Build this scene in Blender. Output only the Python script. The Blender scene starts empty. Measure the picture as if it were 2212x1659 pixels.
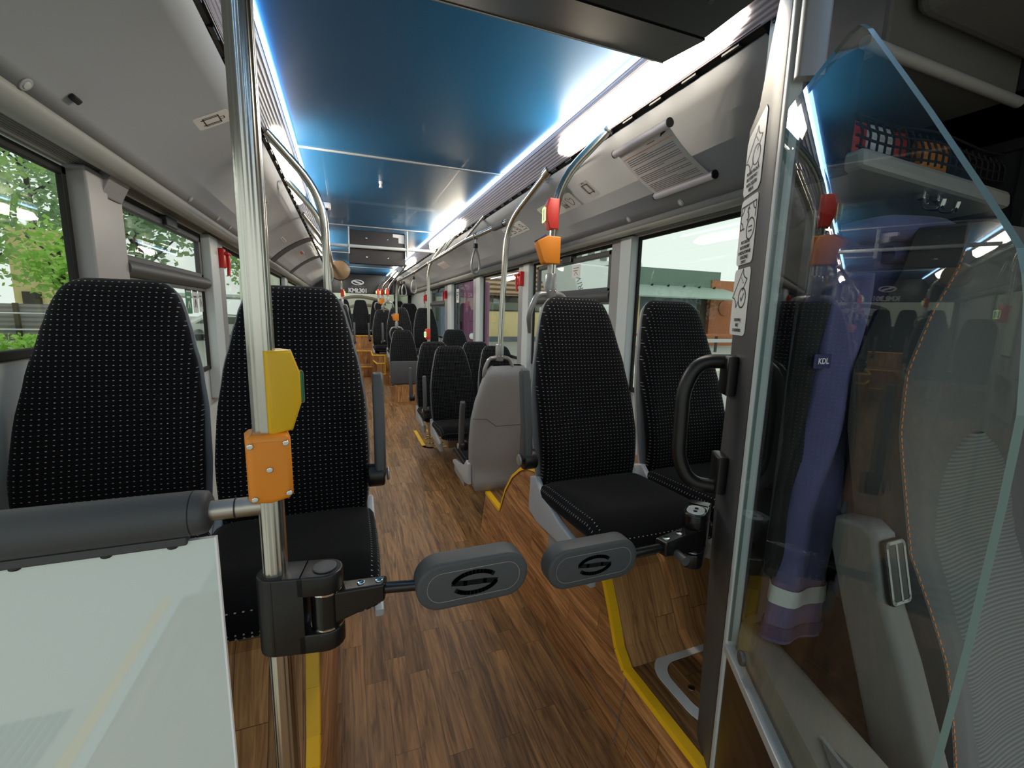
import bpy, bmesh, math, random
from mathutils import Vector, Matrix
random.seed(7)
SC = bpy.context.scene
COL = SC.collection
PI = math.pi

# ------------------------------------------------------------------ colour / materials
def lin(c):
    def f(v):
        v /= 255.0
        return v / 12.92 if v <= 0.04045 else ((v + 0.055) / 1.055) ** 2.4
    return (f(c[0]), f(c[1]), f(c[2]), 1.0)

MATS = {}
def new_mat(name):
    m = bpy.data.materials.new(name)
    m.use_nodes = True
    nt = m.node_tree
    for n in list(nt.nodes):
        nt.nodes.remove(n)
    out = nt.nodes.new('ShaderNodeOutputMaterial')
    MATS[name] = m
    return m, nt, out

def L(nt, a, b):
    nt.links.new(a, b)

def pbr(name, rgb, rough=0.5, metal=0.0, noise=0.0, nscale=20.0, bump=0.0, bscale=200.0, spec=0.5, coat=0.0, sheen=0.0, emit=None, estr=0.0):
    """principled surface with slight procedural colour variation and grain"""
    m, nt, out = new_mat(name)
    b = nt.nodes.new('ShaderNodeBsdfPrincipled')
    c = lin(rgb)
    b.inputs['Base Color'].default_value = c
    b.inputs['Roughness'].default_value = rough
    b.inputs['Metallic'].default_value = metal
    b.inputs['Specular IOR Level'].default_value = spec
    b.inputs['Coat Weight'].default_value = coat
    b.inputs['Sheen Weight'].default_value = sheen
    if emit is not None:
        b.inputs['Emission Color'].default_value = lin(emit)
        b.inputs['Emission Strength'].default_value = estr
    tc = nt.nodes.new('ShaderNodeTexCoord')
    if noise > 0:
        nz = nt.nodes.new('ShaderNodeTexNoise')
        nz.inputs['Scale'].default_value = nscale
        nz.inputs['Detail'].default_value = 4
        L(nt, tc.outputs['Object'], nz.inputs['Vector'])
        mx = nt.nodes.new('ShaderNodeMix'); mx.data_type = 'RGBA'
        mx.inputs[6].default_value = tuple(v * (1 - noise) for v in c[:3]) + (1,)
        mx.inputs[7].default_value = tuple(min(1, v * (1 + noise)) for v in c[:3]) + (1,)
        L(nt, nz.outputs['Fac'], mx.inputs[0])
        L(nt, mx.outputs[2], b.inputs['Base Color'])
    if bump > 0:
        nz2 = nt.nodes.new('ShaderNodeTexNoise')
        nz2.inputs['Scale'].default_value = bscale
        L(nt, tc.outputs['Object'], nz2.inputs['Vector'])
        bp = nt.nodes.new('ShaderNodeBump')
        bp.inputs['Strength'].default_value = bump
        bp.inputs['Distance'].default_value = 0.002
        L(nt, nz2.outputs['Fac'], bp.inputs['Height'])
        L(nt, bp.outputs['Normal'], b.inputs['Normal'])
    L(nt, b.outputs[0], out.inputs[0])
    return m

def glass(name, tint, refl=1.0, rough=0.0, base=0.04):
    """clear pane: lets light straight through, mirrors by angle of incidence (Schlick)"""
    m, nt, out = new_mat(name)
    geo = nt.nodes.new('ShaderNodeNewGeometry')
    dot = nt.nodes.new('ShaderNodeVectorMath'); dot.operation = 'DOT_PRODUCT'
    L(nt, geo.outputs['Incoming'], dot.inputs[0]); L(nt, geo.outputs['Normal'], dot.inputs[1])
    def mth(op, a, bv=None):
        n = nt.nodes.new('ShaderNodeMath'); n.operation = op
        if hasattr(a, 'links'): L(nt, a, n.inputs[0])
        else: n.inputs[0].default_value = a
        if bv is not None:
            if hasattr(bv, 'links'): L(nt, bv, n.inputs[1])
            else: n.inputs[1].default_value = bv
        return n.outputs[0]
    c = mth('ABSOLUTE', dot.outputs['Value'])
    f = mth('POWER', mth('SUBTRACT', 1.0, c), 5.0)
    f = mth('ADD', mth('MULTIPLY', f, 1 - base), base)
    f = mth('MINIMUM', mth('MULTIPLY', f, refl), 1.0)
    tr = nt.nodes.new('ShaderNodeBsdfTransparent'); tr.inputs[0].default_value = lin(tint)
    gl = nt.nodes.new('ShaderNodeBsdfGlossy'); gl.inputs['Roughness'].default_value = rough
    mx = nt.nodes.new('ShaderNodeMixShader')
    L(nt, f, mx.inputs[0]); L(nt, tr.outputs[0], mx.inputs[1]); L(nt, gl.outputs[0], mx.inputs[2])
    L(nt, mx.outputs[0], out.inputs[0])
    return m

def emis(name, rgb, strength):
    m, nt, out = new_mat(name)
    e = nt.nodes.new('ShaderNodeEmission')
    e.inputs[0].default_value = lin(rgb); e.inputs[1].default_value = strength
    L(nt, e.outputs[0], out.inputs[0])
    return m

def wood(name, along, across, dark=(74, 48, 32), light=(128, 86, 56), row=0.075, length=0.55, rough=0.42, gs=1.0):
    """strip parquet: rows of boards along one axis, staggered joints, streaky grain"""
    m, nt, out = new_mat(name)
    tc = nt.nodes.new('ShaderNodeTexCoord')
    sep = nt.nodes.new('ShaderNodeSeparateXYZ'); L(nt, tc.outputs['Object'], sep.inputs[0])
    com = nt.nodes.new('ShaderNodeCombineXYZ')
    L(nt, sep.outputs[along], com.inputs[0]); L(nt, sep.outputs[across], com.inputs[1])
    br = nt.nodes.new('ShaderNodeTexBrick')
    br.offset = 0.37; br.offset_frequency = 2; br.squash = 0.7; br.squash_frequency = 3
    br.inputs['Scale'].default_value = 1.0
    br.inputs['Brick Width'].default_value = length
    br.inputs['Row Height'].default_value = row
    br.inputs['Mortar Size'].default_value = 0.0007
    br.inputs['Mortar Smooth'].default_value = 0.2
    br.inputs['Color1'].default_value = (0, 0, 0, 1); br.inputs['Color2'].default_value = (1, 1, 1, 1)
    br.inputs['Mortar'].default_value = (0.1, 0.1, 0.1, 1)
    L(nt, com.outputs[0], br.inputs['Vector'])
    # grain: noise squeezed across the boards, shifted per board
    add = nt.nodes.new('ShaderNodeVectorMath'); add.operation = 'ADD'
    sc = nt.nodes.new('ShaderNodeVectorMath'); sc.operation = 'MULTIPLY'; sc.inputs[1].default_value = (3.7, 5.3, 9.1)
    L(nt, br.outputs['Color'], sc.inputs[0])
    L(nt, com.outputs[0], add.inputs[0]); L(nt, sc.outputs[0], add.inputs[1])
    mp = nt.nodes.new('ShaderNodeMapping'); mp.inputs['Scale'].default_value = (3.2 * gs, 42 * gs, 3)
    L(nt, add.outputs[0], mp.inputs[0])
    n1 = nt.nodes.new('ShaderNodeTexNoise'); n1.inputs['Scale'].default_value = 1.0
    n1.inputs['Detail'].default_value = 6; n1.inputs['Roughness'].default_value = 0.62; n1.inputs['Distortion'].default_value = 1.1
    L(nt, mp.outputs[0], n1.inputs['Vector'])
    rp = nt.nodes.new('ShaderNodeValToRGB')
    rp.color_ramp.elements[0].position = 0.33; rp.color_ramp.elements[0].color = lin(dark)
    rp.color_ramp.elements[1].position = 0.66; rp.color_ramp.elements[1].color = lin(light)
    L(nt, n1.outputs['Fac'], rp.inputs[0])
    hsv = nt.nodes.new('ShaderNodeHueSaturation')
    mr = nt.nodes.new('ShaderNodeMapRange'); mr.inputs['To Min'].default_value = 0.72; mr.inputs['To Max'].default_value = 1.22
    L(nt, br.outputs['Color'], mr.inputs['Value'])
    L(nt, mr.outputs[0], hsv.inputs['Value']); L(nt, rp.outputs[0], hsv.inputs['Color'])
    mm = nt.nodes.new('ShaderNodeMix'); mm.data_type = 'RGBA'
    L(nt, br.outputs['Fac'], mm.inputs[0]); L(nt, hsv.outputs[0], mm.inputs[6]); mm.inputs[7].default_value = lin((48, 32, 24))
    b = nt.nodes.new('ShaderNodeBsdfPrincipled')
    b.inputs['Roughness'].default_value = rough
    b.inputs['Specular IOR Level'].default_value = 0.35
    L(nt, mm.outputs[2], b.inputs['Base Color'])
    bp = nt.nodes.new('ShaderNodeBump'); bp.inputs['Strength'].default_value = 0.12; bp.inputs['Distance'].default_value = 0.001
    L(nt, n1.outputs['Fac'], bp.inputs['Height']); L(nt, bp.outputs[0], b.inputs['Normal'])
    L(nt, b.outputs[0], out.inputs[0])
    return m

def dotted(name, base=(13, 13, 16), dot=(168, 172, 180), du=0.0152, dv=0.0134, hu=0.0024, hv=0.0010):
    """black plush with rows of small pale woven dashes, laid out in UV metres"""
    m, nt, out = new_mat(name)
    uv = nt.nodes.new('ShaderNodeUVMap'); uv.uv_map = 'UVMap'
    sep = nt.nodes.new('ShaderNodeSeparateXYZ'); L(nt, uv.outputs[0], sep.inputs[0])
    def mth(op, a, bv=None):
        n = nt.nodes.new('ShaderNodeMath'); n.operation = op
        if hasattr(a, 'links'): L(nt, a, n.inputs[0])
        else: n.inputs[0].default_value = a
        if bv is not None:
            if hasattr(bv, 'links'): L(nt, bv, n.inputs[1])
            else: n.inputs[1].default_value = bv
        return n.outputs[0]
    def cell(s, d, h):
        f = mth('FRACT', mth('DIVIDE', s, d))
        return mth('DIVIDE', mth('MULTIPLY', mth('ABSOLUTE', mth('SUBTRACT', f, 0.5)), d), h)
    a = cell(sep.outputs[0], du, hu); c = cell(sep.outputs[1], dv, hv)
    e = mth('ADD', mth('MULTIPLY', a, a), mth('MULTIPLY', c, c))
    msk = mth('LESS_THAN', e, 1.0)
    nz = nt.nodes.new('ShaderNodeTexNoise'); nz.inputs['Scale'].default_value = 90
    L(nt, uv.outputs[0], nz.inputs['Vector'])
    k = mth('MULTIPLY', msk, mth('ADD', mth('MULTIPLY', nz.outputs['Fac'], 0.7), 0.45))
    mx = nt.nodes.new('ShaderNodeMix'); mx.data_type = 'RGBA'
    L(nt, k, mx.inputs[0]); mx.inputs[6].default_value = lin(base); mx.inputs[7].default_value = lin(dot)
    b = nt.nodes.new('ShaderNodeBsdfPrincipled')
    b.inputs['Roughness'].default_value = 0.95; b.inputs['Specular IOR Level'].default_value = 0.1
    b.inputs['Sheen Weight'].default_value = 0.05; b.inputs['Sheen Roughness'].default_value = 0.5
    L(nt, mx.outputs[2], b.inputs['Base Color']); L(nt, b.outputs[0], out.inputs[0])
    return m

def waved(name, rgb, rgb2, axis, scale, rough=0.4, bump=0.4, metal=0.0, emit=0.0, coord='Object'):
    """fine parallel ribs along one axis"""
    m, nt, out = new_mat(name)
    tc = nt.nodes.new('ShaderNodeTexCoord')
    w = nt.nodes.new('ShaderNodeTexWave'); w.wave_type = 'BANDS'; w.bands_direction = axis
    w.inputs['Scale'].default_value = scale
    L(nt, tc.outputs[coord], w.inputs['Vector'])
    mx = nt.nodes.new('ShaderNodeMix'); mx.data_type = 'RGBA'
    L(nt, w.outputs['Fac'], mx.inputs[0]); mx.inputs[6].default_value = lin(rgb); mx.inputs[7].default_value = lin(rgb2)
    b = nt.nodes.new('ShaderNodeBsdfPrincipled'); b.inputs['Roughness'].default_value = rough; b.inputs['Metallic'].default_value = metal
    L(nt, mx.outputs[2], b.inputs['Base Color'])
    if emit:
        L(nt, mx.outputs[2], b.inputs['Emission Color']); b.inputs['Emission Strength'].default_value = emit
    bp = nt.nodes.new('ShaderNodeBump'); bp.inputs['Strength'].default_value = bump; bp.inputs['Distance'].default_value = 0.003
    L(nt, w.outputs['Fac'], bp.inputs['Height']); L(nt, bp.outputs[0], b.inputs['Normal'])
    L(nt, b.outputs[0], out.inputs[0])
    return m

M = MATS
wood('wood_floor', 1, 0, dark=(88, 62, 38), light=(166, 122, 78), row=0.085, length=0.62)
wood('wood_side', 1, 2, dark=(122, 78, 44), light=(212, 152, 98), row=0.10, length=0.9, rough=0.35)
wood('wood_riser', 2, 0, dark=(138, 90, 54), light=(222, 168, 114), row=0.085, length=0.6)
wood('wood_dark', 1, 2, dark=(40, 27, 20), light=(62, 43, 32), row=0.10, length=0.8, rough=0.25)
dotted('seat_dots')
pbr('seat_plain', (12, 12, 14), 0.95, spec=0.1, sheen=0.05, noise=0.25, nscale=60, bump=0.25, bscale=300)
pbr('shell_grey', (150, 151, 155), 0.45, noise=0.03, bump=0.12, bscale=500)
pbr('shell_pale', (176, 180, 188), 0.35, noise=0.02)
pbr('dark_plastic', (74, 75, 78), 0.5, noise=0.06, nscale=80, bump=0.15, bscale=600)
pbr('pad_rubber', (66, 67, 70), 0.55, noise=0.05, nscale=60, bump=0.15, bscale=700)
pbr('black_gloss', (20, 19, 20), 0.22, spec=0.5)
pbr('black_satin', (19, 17, 18), 0.38, bump=0.05, bscale=900)
pbr('black_matt', (16, 16, 17), 0.75, noise=0.1)
pbr('black_rubber', (12, 12, 13), 0.7)
pbr('logo_dark', (24, 24, 25), 0.9, spec=0.05)
pbr('display_dark', (50, 47, 50), 0.5, noise=0.05)
pbr('steel', (200, 196, 188), 0.22, metal=1.0, noise=0.04, nscale=120)
pbr('steel_brushed', (176, 170, 162), 0.38, metal=1.0, noise=0.06, nscale=90)
pbr('chrome', (225, 225, 225), 0.08, metal=1.0)
pbr('grip_grey', (150, 150, 150), 0.3, metal=0.35, noise=0.03)
pbr('cove_grey', (166, 167, 171), 0.5, spec=0.4, noise=0.03, nscale=4, bump=0.1, bscale=900)
pbr('wall_grey', (192, 198, 198), 0.55, noise=0.03)
pbr('pillar_pale', (198, 204, 206), 0.4, noise=0.02)
pbr('pillar_grey', (152, 150, 152), 0.35, noise=0.03)
pbr('cove_tan', (168, 167, 164), 0.6, noise=0.04, bump=0.15, bscale=800)
waved('cove_rib', (176, 176, 172), (130, 130, 126), 'Z', 60, 0.45, 0.5)
pbr('ceiling_blue', (34, 104, 156), 0.36, noise=0.05, nscale=2, coat=0.12, spec=0.35)
waved('lamp_ribs', (158, 154, 166), (104, 101, 110), 'Z', 26, 0.3, 0.6, emit=0.05)
emis('lamp_on', (255, 241, 216), 21.0)
emis('led_strip', (176, 218, 255), 9.0)
emis('led_green', (190, 255, 120), 1.4)
pbr('yellow', (246, 192, 28), 0.42, noise=0.04)
pbr('yellow_button', (228, 178, 22), 0.4, noise=0.03)
pbr('orange', (232, 138, 34), 0.4, noise=0.03)
pbr('red', (200, 52, 44), 0.4, noise=0.03)
pbr('hammer_red', (205, 30, 34), 0.35)
pbr('green_label', (40, 130, 90), 0.4)
pbr('paper', (214, 212, 214), 0.5, noise=0.02)
pbr('paper_cool', (196, 192, 200), 0.45, noise=0.03)
pbr('sticker', (226, 226, 225), 0.35, noise=0.02)
pbr('ink', (30, 24, 28), 0.5)
pbr('ink_grey', (112, 108, 116), 0.6)
pbr('ink_red', (190, 40, 40), 0.5)
pbr('ink_orange', (214, 150, 110), 0.5)
pbr('white_letter', (240, 238, 242), 0.4)
pbr('grey_letter', (132, 130, 136), 0.4)
pbr('post_grey', (78, 76, 78), 0.45, noise=0.05, bump=0.1, bscale=700)
pbr('cab_grey', (104, 101, 98), 0.6, noise=0.06, bump=0.15, bscale=600)
pbr('cab_lip', (160, 156, 152), 0.5, noise=0.04)
pbr('cab_dark', (38, 38, 39), 0.5, noise=0.08)
pbr('ledge', (158, 146, 132), 0.42, noise=0.03)
pbr('driver_fabric', (84, 84, 84), 0.9, noise=0.15, nscale=150, bump=0.2, bscale=500, sheen=0.1)
waved('driver_ribs', (112, 114, 114), (86, 88, 88), 'Z', 40, 0.85, 0.3)
pbr('driver_side', (56, 54, 52), 0.9, noise=0.1)
pbr('stitch', (222, 130, 66), 0.7)
pbr('tower_grey', (100, 98, 97), 0.42, noise=0.04)
pbr('navy', (92, 88, 130), 0.92, noise=0.15, nscale=40, bump=0.3, bscale=300, sheen=0.15)
pbr('navy_dark', (64, 62, 104), 0.9, noise=0.15, nscale=40)
pbr('reflective', (205, 210, 212), 0.35, spec=0.7)
pbr('frosted', (208, 218, 218), 0.03, spec=1.0, noise=0.02, nscale=3, coat=1.0)
pbr('teal_edge', (98, 118, 115), 0.25, emit=None)
pbr('alu', (196, 198, 200), 0.35, metal=0.35, noise=0.05, nscale=60)
pbr('hatch_white', (228, 230, 232), 0.4, noise=0.06, nscale=50)
pbr('mirror_brown', (104, 84, 62), 0.3, noise=0.1)
glass('pane_glass', (248, 251, 249), 0.5)
glass('cab_glass', (242, 247, 246), 1.1)
# outside
def leaf(name, c1, c2):
    m, nt, out = new_mat(name)
    tc = nt.nodes.new('ShaderNodeTexCoord'); nz = nt.nodes.new('ShaderNodeTexNoise'); nz.inputs['Scale'].default_value = 1.6; nz.inputs['Detail'].default_value = 5
    L(nt, tc.outputs['Object'], nz.inputs['Vector'])
    mx = nt.nodes.new('ShaderNodeMix'); mx.data_type = 'RGBA'; mx.inputs[6].default_value = lin(c1); mx.inputs[7].default_value = lin(c2)
    L(nt, nz.outputs['Fac'], mx.inputs[0])
    d = nt.nodes.new('ShaderNodeBsdfDiffuse'); t = nt.nodes.new('ShaderNodeBsdfTranslucent'); ms = nt.nodes.new('ShaderNodeMixShader'); ms.inputs[0].default_value = 0.5
    L(nt, mx.outputs[2], d.inputs[0]); L(nt, mx.outputs[2], t.inputs[0]); L(nt, d.outputs[0], ms.inputs[1]); L(nt, t.outputs[0], ms.inputs[2]); L(nt, ms.outputs[0], out.inputs[0])
leaf('leaf', (120, 166, 82), (196, 224, 150))
leaf('leaf_light', (150, 206, 84), (206, 236, 140))
leaf('leaf_dark', (112, 150, 104), (186, 210, 168))
pbr('bark', (70, 62, 56), 0.9, noise=0.3)
pbr('asphalt', (168, 168, 162), 0.9, noise=0.12, nscale=6)
pbr('kerb', (205, 203, 192), 0.85, noise=0.06, nscale=4)
pbr('grass', (104, 140, 66), 0.95, noise=0.4, nscale=3)
waved('corrugated', (140, 136, 134), (102, 100, 102), 'Z', 2.2, 0.7, 0.5)
pbr('green_metal', (104, 128, 114), 0.6, noise=0.06, nscale=1.2)
pbr('green_roof', (146, 166, 156), 0.5, noise=0.05, nscale=1.5)
waved('slat_orange', (190, 120, 78), (150, 88, 56), 'X', 3.2, 0.7, 0.5)
waved('slat_wood', (222, 186, 150), (92, 66, 50), 'Z', 1.05, 0.7, 0.6)
pbr('wall_yellow', (255, 230, 172), 0.8, noise=0.05, nscale=1)
pbr('wall_bluegrey', (112, 128, 138), 0.7, noise=0.05, nscale=1)
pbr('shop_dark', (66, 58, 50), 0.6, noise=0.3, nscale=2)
pbr('glass_dark', (120, 128, 116), 0.15)
pbr('white_panel', (232, 238, 236), 0.4, noise=0.02, nscale=1)
pbr('bus_purple', (116, 62, 96), 0.35, noise=0.05, nscale=1)
pbr('bus_blue', (112, 124, 146), 0.35, noise=0.05, nscale=1)
pbr('bus_green', (88, 118, 62), 0.35, noise=0.05, nscale=1)
pbr('car_white', (232, 234, 236), 0.25)
pbr('car_dark', (60, 66, 74), 0.25)
pbr('arch_brown', (132, 112, 104), 0.7, noise=0.1)
pbr('cream_wall', (252, 248, 228), 0.8, noise=0.05, nscale=1)

# ------------------------------------------------------------------ mesh helpers
class MB:
    """collects shapes into one bmesh, then links them as ONE mesh object"""
    def __init__(self):
        self.bm = bmesh.new()
        self.uv = None
    def quad(self, pts, mi=0):
        vs = [self.bm.verts.new(p) for p in pts]
        f = self.bm.faces.new(vs); f.material_index = mi
        return f
    def box(self, lo, hi, mi=0):
        x0, y0, z0 = lo; x1, y1, z1 = hi
        self.hexa([(x0, y0, z0), (x1, y0, z0), (x1, y1, z0), (x0, y1, z0), (x0, y0, z1), (x1, y0, z1), (x1, y1, z1), (x0, y1, z1)], mi)
        return self
    def hexa(self, p, mi=0):
        v = [self.bm.verts.new(q) for q in p]
        for a in ((0, 3, 2, 1), (4, 5, 6, 7), (0, 1, 5, 4), (1, 2, 6, 5), (2, 3, 7, 6), (3, 0, 4, 7)):
            self.bm.faces.new([v[i] for i in a]).material_index = mi
        return self
    def obox(self, c, ex, ey, ez, sx, sy, sz, mi=0):
        """box centred at c along three unit axes with half sizes"""
        c = Vector(c); ex = Vector(ex) * sx; ey = Vector(ey) * sy; ez = Vector(ez) * sz
        self.hexa([c - ex - ey - ez, c + ex - ey - ez, c + ex + ey - ez, c - ex + ey - ez, c - ex - ey + ez, c + ex - ey + ez, c + ex + ey + ez, c - ex + ey + ez], mi)
        return self
    def prism(self, poly, depth, frame=None, mi=0):
        """closed 2D outline extruded along +w of frame(u,v,w)"""
        fr = frame or (lambda u, v, w: Vector((u, v, w)))
        a = [self.bm.verts.new(fr(u, v, 0)) for u, v in poly]
        b = [self.bm.verts.new(fr(u, v, depth)) for u, v in poly]
        n = len(poly)
        self.bm.faces.new(a[::-1]).material_index = mi
        self.bm.faces.new(b).material_index = mi
        for i in range(n):
            self.bm.faces.new([a[i], a[(i + 1) % n], b[(i + 1) % n], b[i]]).material_index = mi
        return self
    def slab(self, poly, th, frame=None, bev=0.004, nb=3, mi=0):
        """2D outline as a plate with both rims rounded"""
        fr = frame or (lambda u, v, w: Vector((u, v, w)))
        n = len(poly)
        P = [Vector((u, v)) for u, v in poly]
        area = sum(P[i].x * P[(i + 1) % n].y - P[(i + 1) % n].x * P[i].y for i in range(n))
        if area < 0: P.reverse()
        nor = []
        for i in range(n):
            d1 = (P[i] - P[i - 1]).normalized(); d2 = (P[(i + 1) % n] - P[i]).normalized()
            n1 = Vector((-d1.y, d1.x)); n2 = Vector((-d2.y, d2.x))
            s = (n1 + n2)
            s = s / max(0.35, s.length_squared / 2) if s.length > 1e-6 else n1
            nor.append(s)
        rings = []
        bev = min(bev, th / 2 - 1e-5)
        for k in range(nb + 1):
            a = k / nb * PI / 2
            rings.append((bev * (1 - math.sin(a)), bev * (1 - math.cos(a))))
        prof = [(i, w) for i, w in rings] + [(i, th - w) for i, w in reversed(rings)]
        V = [[self.bm.verts.new(fr((P[j] + nor[j] * i).x, (P[j] + nor[j] * i).y, w)) for j in range(n)] for i, w in prof]
        for r in range(len(V) - 1):
            for j in range(n):
                self.bm.faces.new([V[r][j], V[r][(j + 1) % n], V[r + 1][(j + 1) % n], V[r + 1][j]]).material_index = mi
        self.bm.faces.new(V[0][::-1]).material_index = mi
        self.bm.faces.new(V[-1]).material_index = mi
        return self
    def tube(self, pts, r, seg=16, flute=0.0, nfl=10, caps=True, mi=0):
        pts = [Vector(p) for p in pts]
        rs = r if isinstance(r, (list, tuple)) else [r] * len(pts)
        rings = []; up = None
        for i, p in enumerate(pts):
            t = (pts[min(i + 1, len(pts) - 1)] - pts[max(i - 1, 0)]).normalized()
            if up is None:
                up = Vector((1, 0, 0)) if abs(t.x) < 0.9 else Vector((0, 1, 0))
            up = (up - t * up.dot(t)).normalized()
            bi = t.cross(up)
            ring = []
            for k in range(seg):
                a = 2 * PI * k / seg
                rr = rs[i] * (1 + flute * math.cos(nfl * a))
                ring.append(self.bm.verts.new(p + up * (rr * math.cos(a)) + bi * (rr * math.sin(a))))
            rings.append(ring)
        for a, b in zip(rings, rings[1:]):
            for k in range(seg):
                self.bm.faces.new([a[k], a[(k + 1) % seg], b[(k + 1) % seg], b[k]]).material_index = mi
        if caps:
            self.bm.faces.new(rings[0][::-1]).material_index = mi
            self.bm.faces.new(rings[-1]).material_index = mi
        return self
    def ball(self, c, r, sq=(1, 1, 1), seg=14, rings=8, mi=0):
        m = Matrix.Translation(c) @ Matrix.Diagonal((sq[0], sq[1], sq[2], 1))
        res = bmesh.ops.create_uvsphere(self.bm, u_segments=seg, v_segments=rings, radius=r, matrix=m)
        for v in res['verts']:
            for f in v.link_faces: f.material_index = mi
        return self
    def sheet(self, rows, mi=0, uvs=None):
        """grid of points as a surface"""
        V = [[self.bm.verts.new(p) for p in r] for r in rows]
        if uvs and self.uv is None: self.uv = self.bm.loops.layers.uv.new('UVMap')
        for i in range(len(V) - 1):
            for j in range(len(V[0]) - 1):
                f = self.bm.faces.new([V[i][j], V[i][j + 1], V[i + 1][j + 1], V[i + 1][j]])
                f.material_index = mi(i, j) if callable(mi) else mi
                if uvs:
                    for lp, (a, b) in zip(f.loops, ((i, j), (i, j + 1), (i + 1, j + 1), (i + 1, j))):
                        lp[self.uv].uv = uvs[a][b]
        return self
    def stroke(self, pl, w, frame, h=0.0006, closed=False, mi=0):
        """flat ribbon of width w along a 2D polyline, lying in a frame"""
        P = [Vector(p) for p in pl]
        if closed: P = P + [P[0]]
        for a, b in zip(P, P[1:]):
            d = (b - a)
            if d.length < 1e-7: continue
            d.normalize(); n = Vector((-d.y, d.x)) * (w / 2); e = d * (w * 0.35)
            q = [a - e - n, b + e - n, b + e + n, a - e + n]
            self.quad([frame(v.x, v.y, h) for v in q], mi)
        return self
    def fill(self, pl, frame, h=0.0006, mi=0):
        self.quad([frame(u, v, h) for u, v in pl], mi)
        return self
    def build(self, name, mats, parent=None, smooth=38, weld=False, bevel=0.0, bseg=2, solid=0.0):
        if weld: bmesh.ops.remove_doubles(self.bm, verts=self.bm.verts, dist=1e-5)
        bmesh.ops.recalc_face_normals(self.bm, faces=self.bm.faces)
        me = bpy.data.meshes.new(name)
        self.bm.to_mesh(me); self.bm.free()
        for m in (mats if isinstance(mats, (list, tuple)) else [mats]):
            me.materials.append(M[m] if isinstance(m, str) else m)
        if smooth:
            me.polygons.foreach_set('use_smooth', [True] * len(me.polygons))
            me.set_sharp_from_angle(angle=math.radians(smooth))
        o = bpy.data.objects.new(name, me)
        COL.objects.link(o)
        if parent is not None:
            o.parent = parent
            if parent.name in WROOT: o.matrix_parent_inverse = Matrix.Translation(-parent.location)
        if solid:
            s = o.modifiers.new('thick', 'SOLIDIFY'); s.thickness = solid; s.offset = 0
        if bevel:
            b = o.modifiers.new('round', 'BEVEL'); b.width = bevel; b.segments = bseg; b.limit_method = 'ANGLE'
        return o

def tag(o, label=None, cat=None, group=None, kind=None):
    if label: o['label'] = label
    if cat: o['category'] = cat
    if group: o['group'] = group
    if kind: o['kind'] = kind
    return o

WROOT = set()      # things whose parts are drawn in bus coordinates
def thing(name, label, cat, loc=(0, 0, 0), rz=0.0, group=None, world=True):
    o = bpy.data.objects.new(name, None)
    o.empty_display_size = 0.05
    COL.objects.link(o); o.location = loc; o.rotation_euler = (0, 0, rz)
    if world: WROOT.add(o.name)
    return tag(o, label, cat, group)

def struct(o):
    o['kind'] = 'structure'
    return o

def dup(root, loc=None, rz=None, label=None, group=None, skip=()):
    r = root.copy(); COL.objects.link(r)
    if loc is not None: r.location = loc
    if rz is not None: r.rotation_euler = (0, 0, rz)
    if label: r['label'] = label
    if group: r['group'] = group
    for ch in list(root.children):
        if ch.name.split('.')[0] in skip: continue
        c = ch.copy(); COL.objects.link(c); c.parent = r
        for g in list(ch.children):
            d = g.copy(); COL.objects.link(d); d.parent = c
    return r

def frame(o, ex, ey):
    o = Vector(o); ex = Vector(ex).normalized(); ey = Vector(ey).normalized(); ez = ex.cross(ey)
    return lambda u, v, w=0.0: o + ex * u + ey * v + ez * w

def rrect(w, h, r, n=5, cx=0, cy=0):
    pts = []
    for sx, sy, a0 in ((1, 1, 0), (-1, 1, 90), (-1, -1, 180), (1, -1, 270)):
        for k in range(n + 1):
            a = math.radians(a0 + 90 * k / n)
            pts.append((cx + sx * (w / 2 - r) + r * math.cos(a), cy + sy * (h / 2 - r) + r * math.sin(a)))
    return pts

def circ(r, n=20, cx=0, cy=0, ry=None):
    ry = ry or r
    return [(cx + r * math.cos(2 * PI * k / n), cy + ry * math.sin(2 * PI * k / n)) for k in range(n)]

def bend(pts, r=0.1, n=6):
    """round the inner corners of a polyline"""
    P = [Vector(p) for p in pts]; out = [P[0]]
    for a, b, c in zip(P, P[1:], P[2:]):
        d1 = (a - b); d2 = (c - b); k = min(r, d1.length * 0.48, d2.length * 0.48)
        p0 = b + d1.normalized() * k; p1 = b + d2.normalized() * k
        for i in range(n + 1):
            t = i / n
            out.append(p0 * (1 - t) ** 2 + b * 2 * t * (1 - t) + p1 * t * t)
    out.append(P[-1])
    return out

def text(name, body, size, mat, o, ex, ey, parent=None, align='CENTER', sx=1.0, weight=0.0, lift=0.0012):
    cu = bpy.data.curves.new(name, 'FONT')
    cu.body = body; cu.size = size; cu.align_x = align; cu.align_y = 'CENTER'
    cu.offset = weight; cu.extrude = 0.0002
    cu.materials.append(M[mat])
    tmp = bpy.data.objects.new(name, cu); COL.objects.link(tmp)
    me = bpy.data.meshes.new_from_object(tmp); bpy.data.objects.remove(tmp, do_unlink=True)
    if not me.materials: me.materials.append(M[mat])
    ob = bpy.data.objects.new(name, me); COL.objects.link(ob)
    ex = Vector(ex).normalized(); ey = Vector(ey).normalized(); ez = ex.cross(ey)
    p = Vector(o) + ez * lift
    mtx = Matrix(((ex.x * sx, ey.x, ez.x, p.x), (ex.y * sx, ey.y, ez.y, p.y), (ex.z * sx, ey.z, ez.z, p.z), (0, 0, 0, 1)))
    ob.matrix_world = mtx
    if parent is not None:
        ob.parent = parent
        if parent.name in WROOT: ob.matrix_parent_inverse = Matrix.Translation(-parent.location)
    return ob

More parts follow.
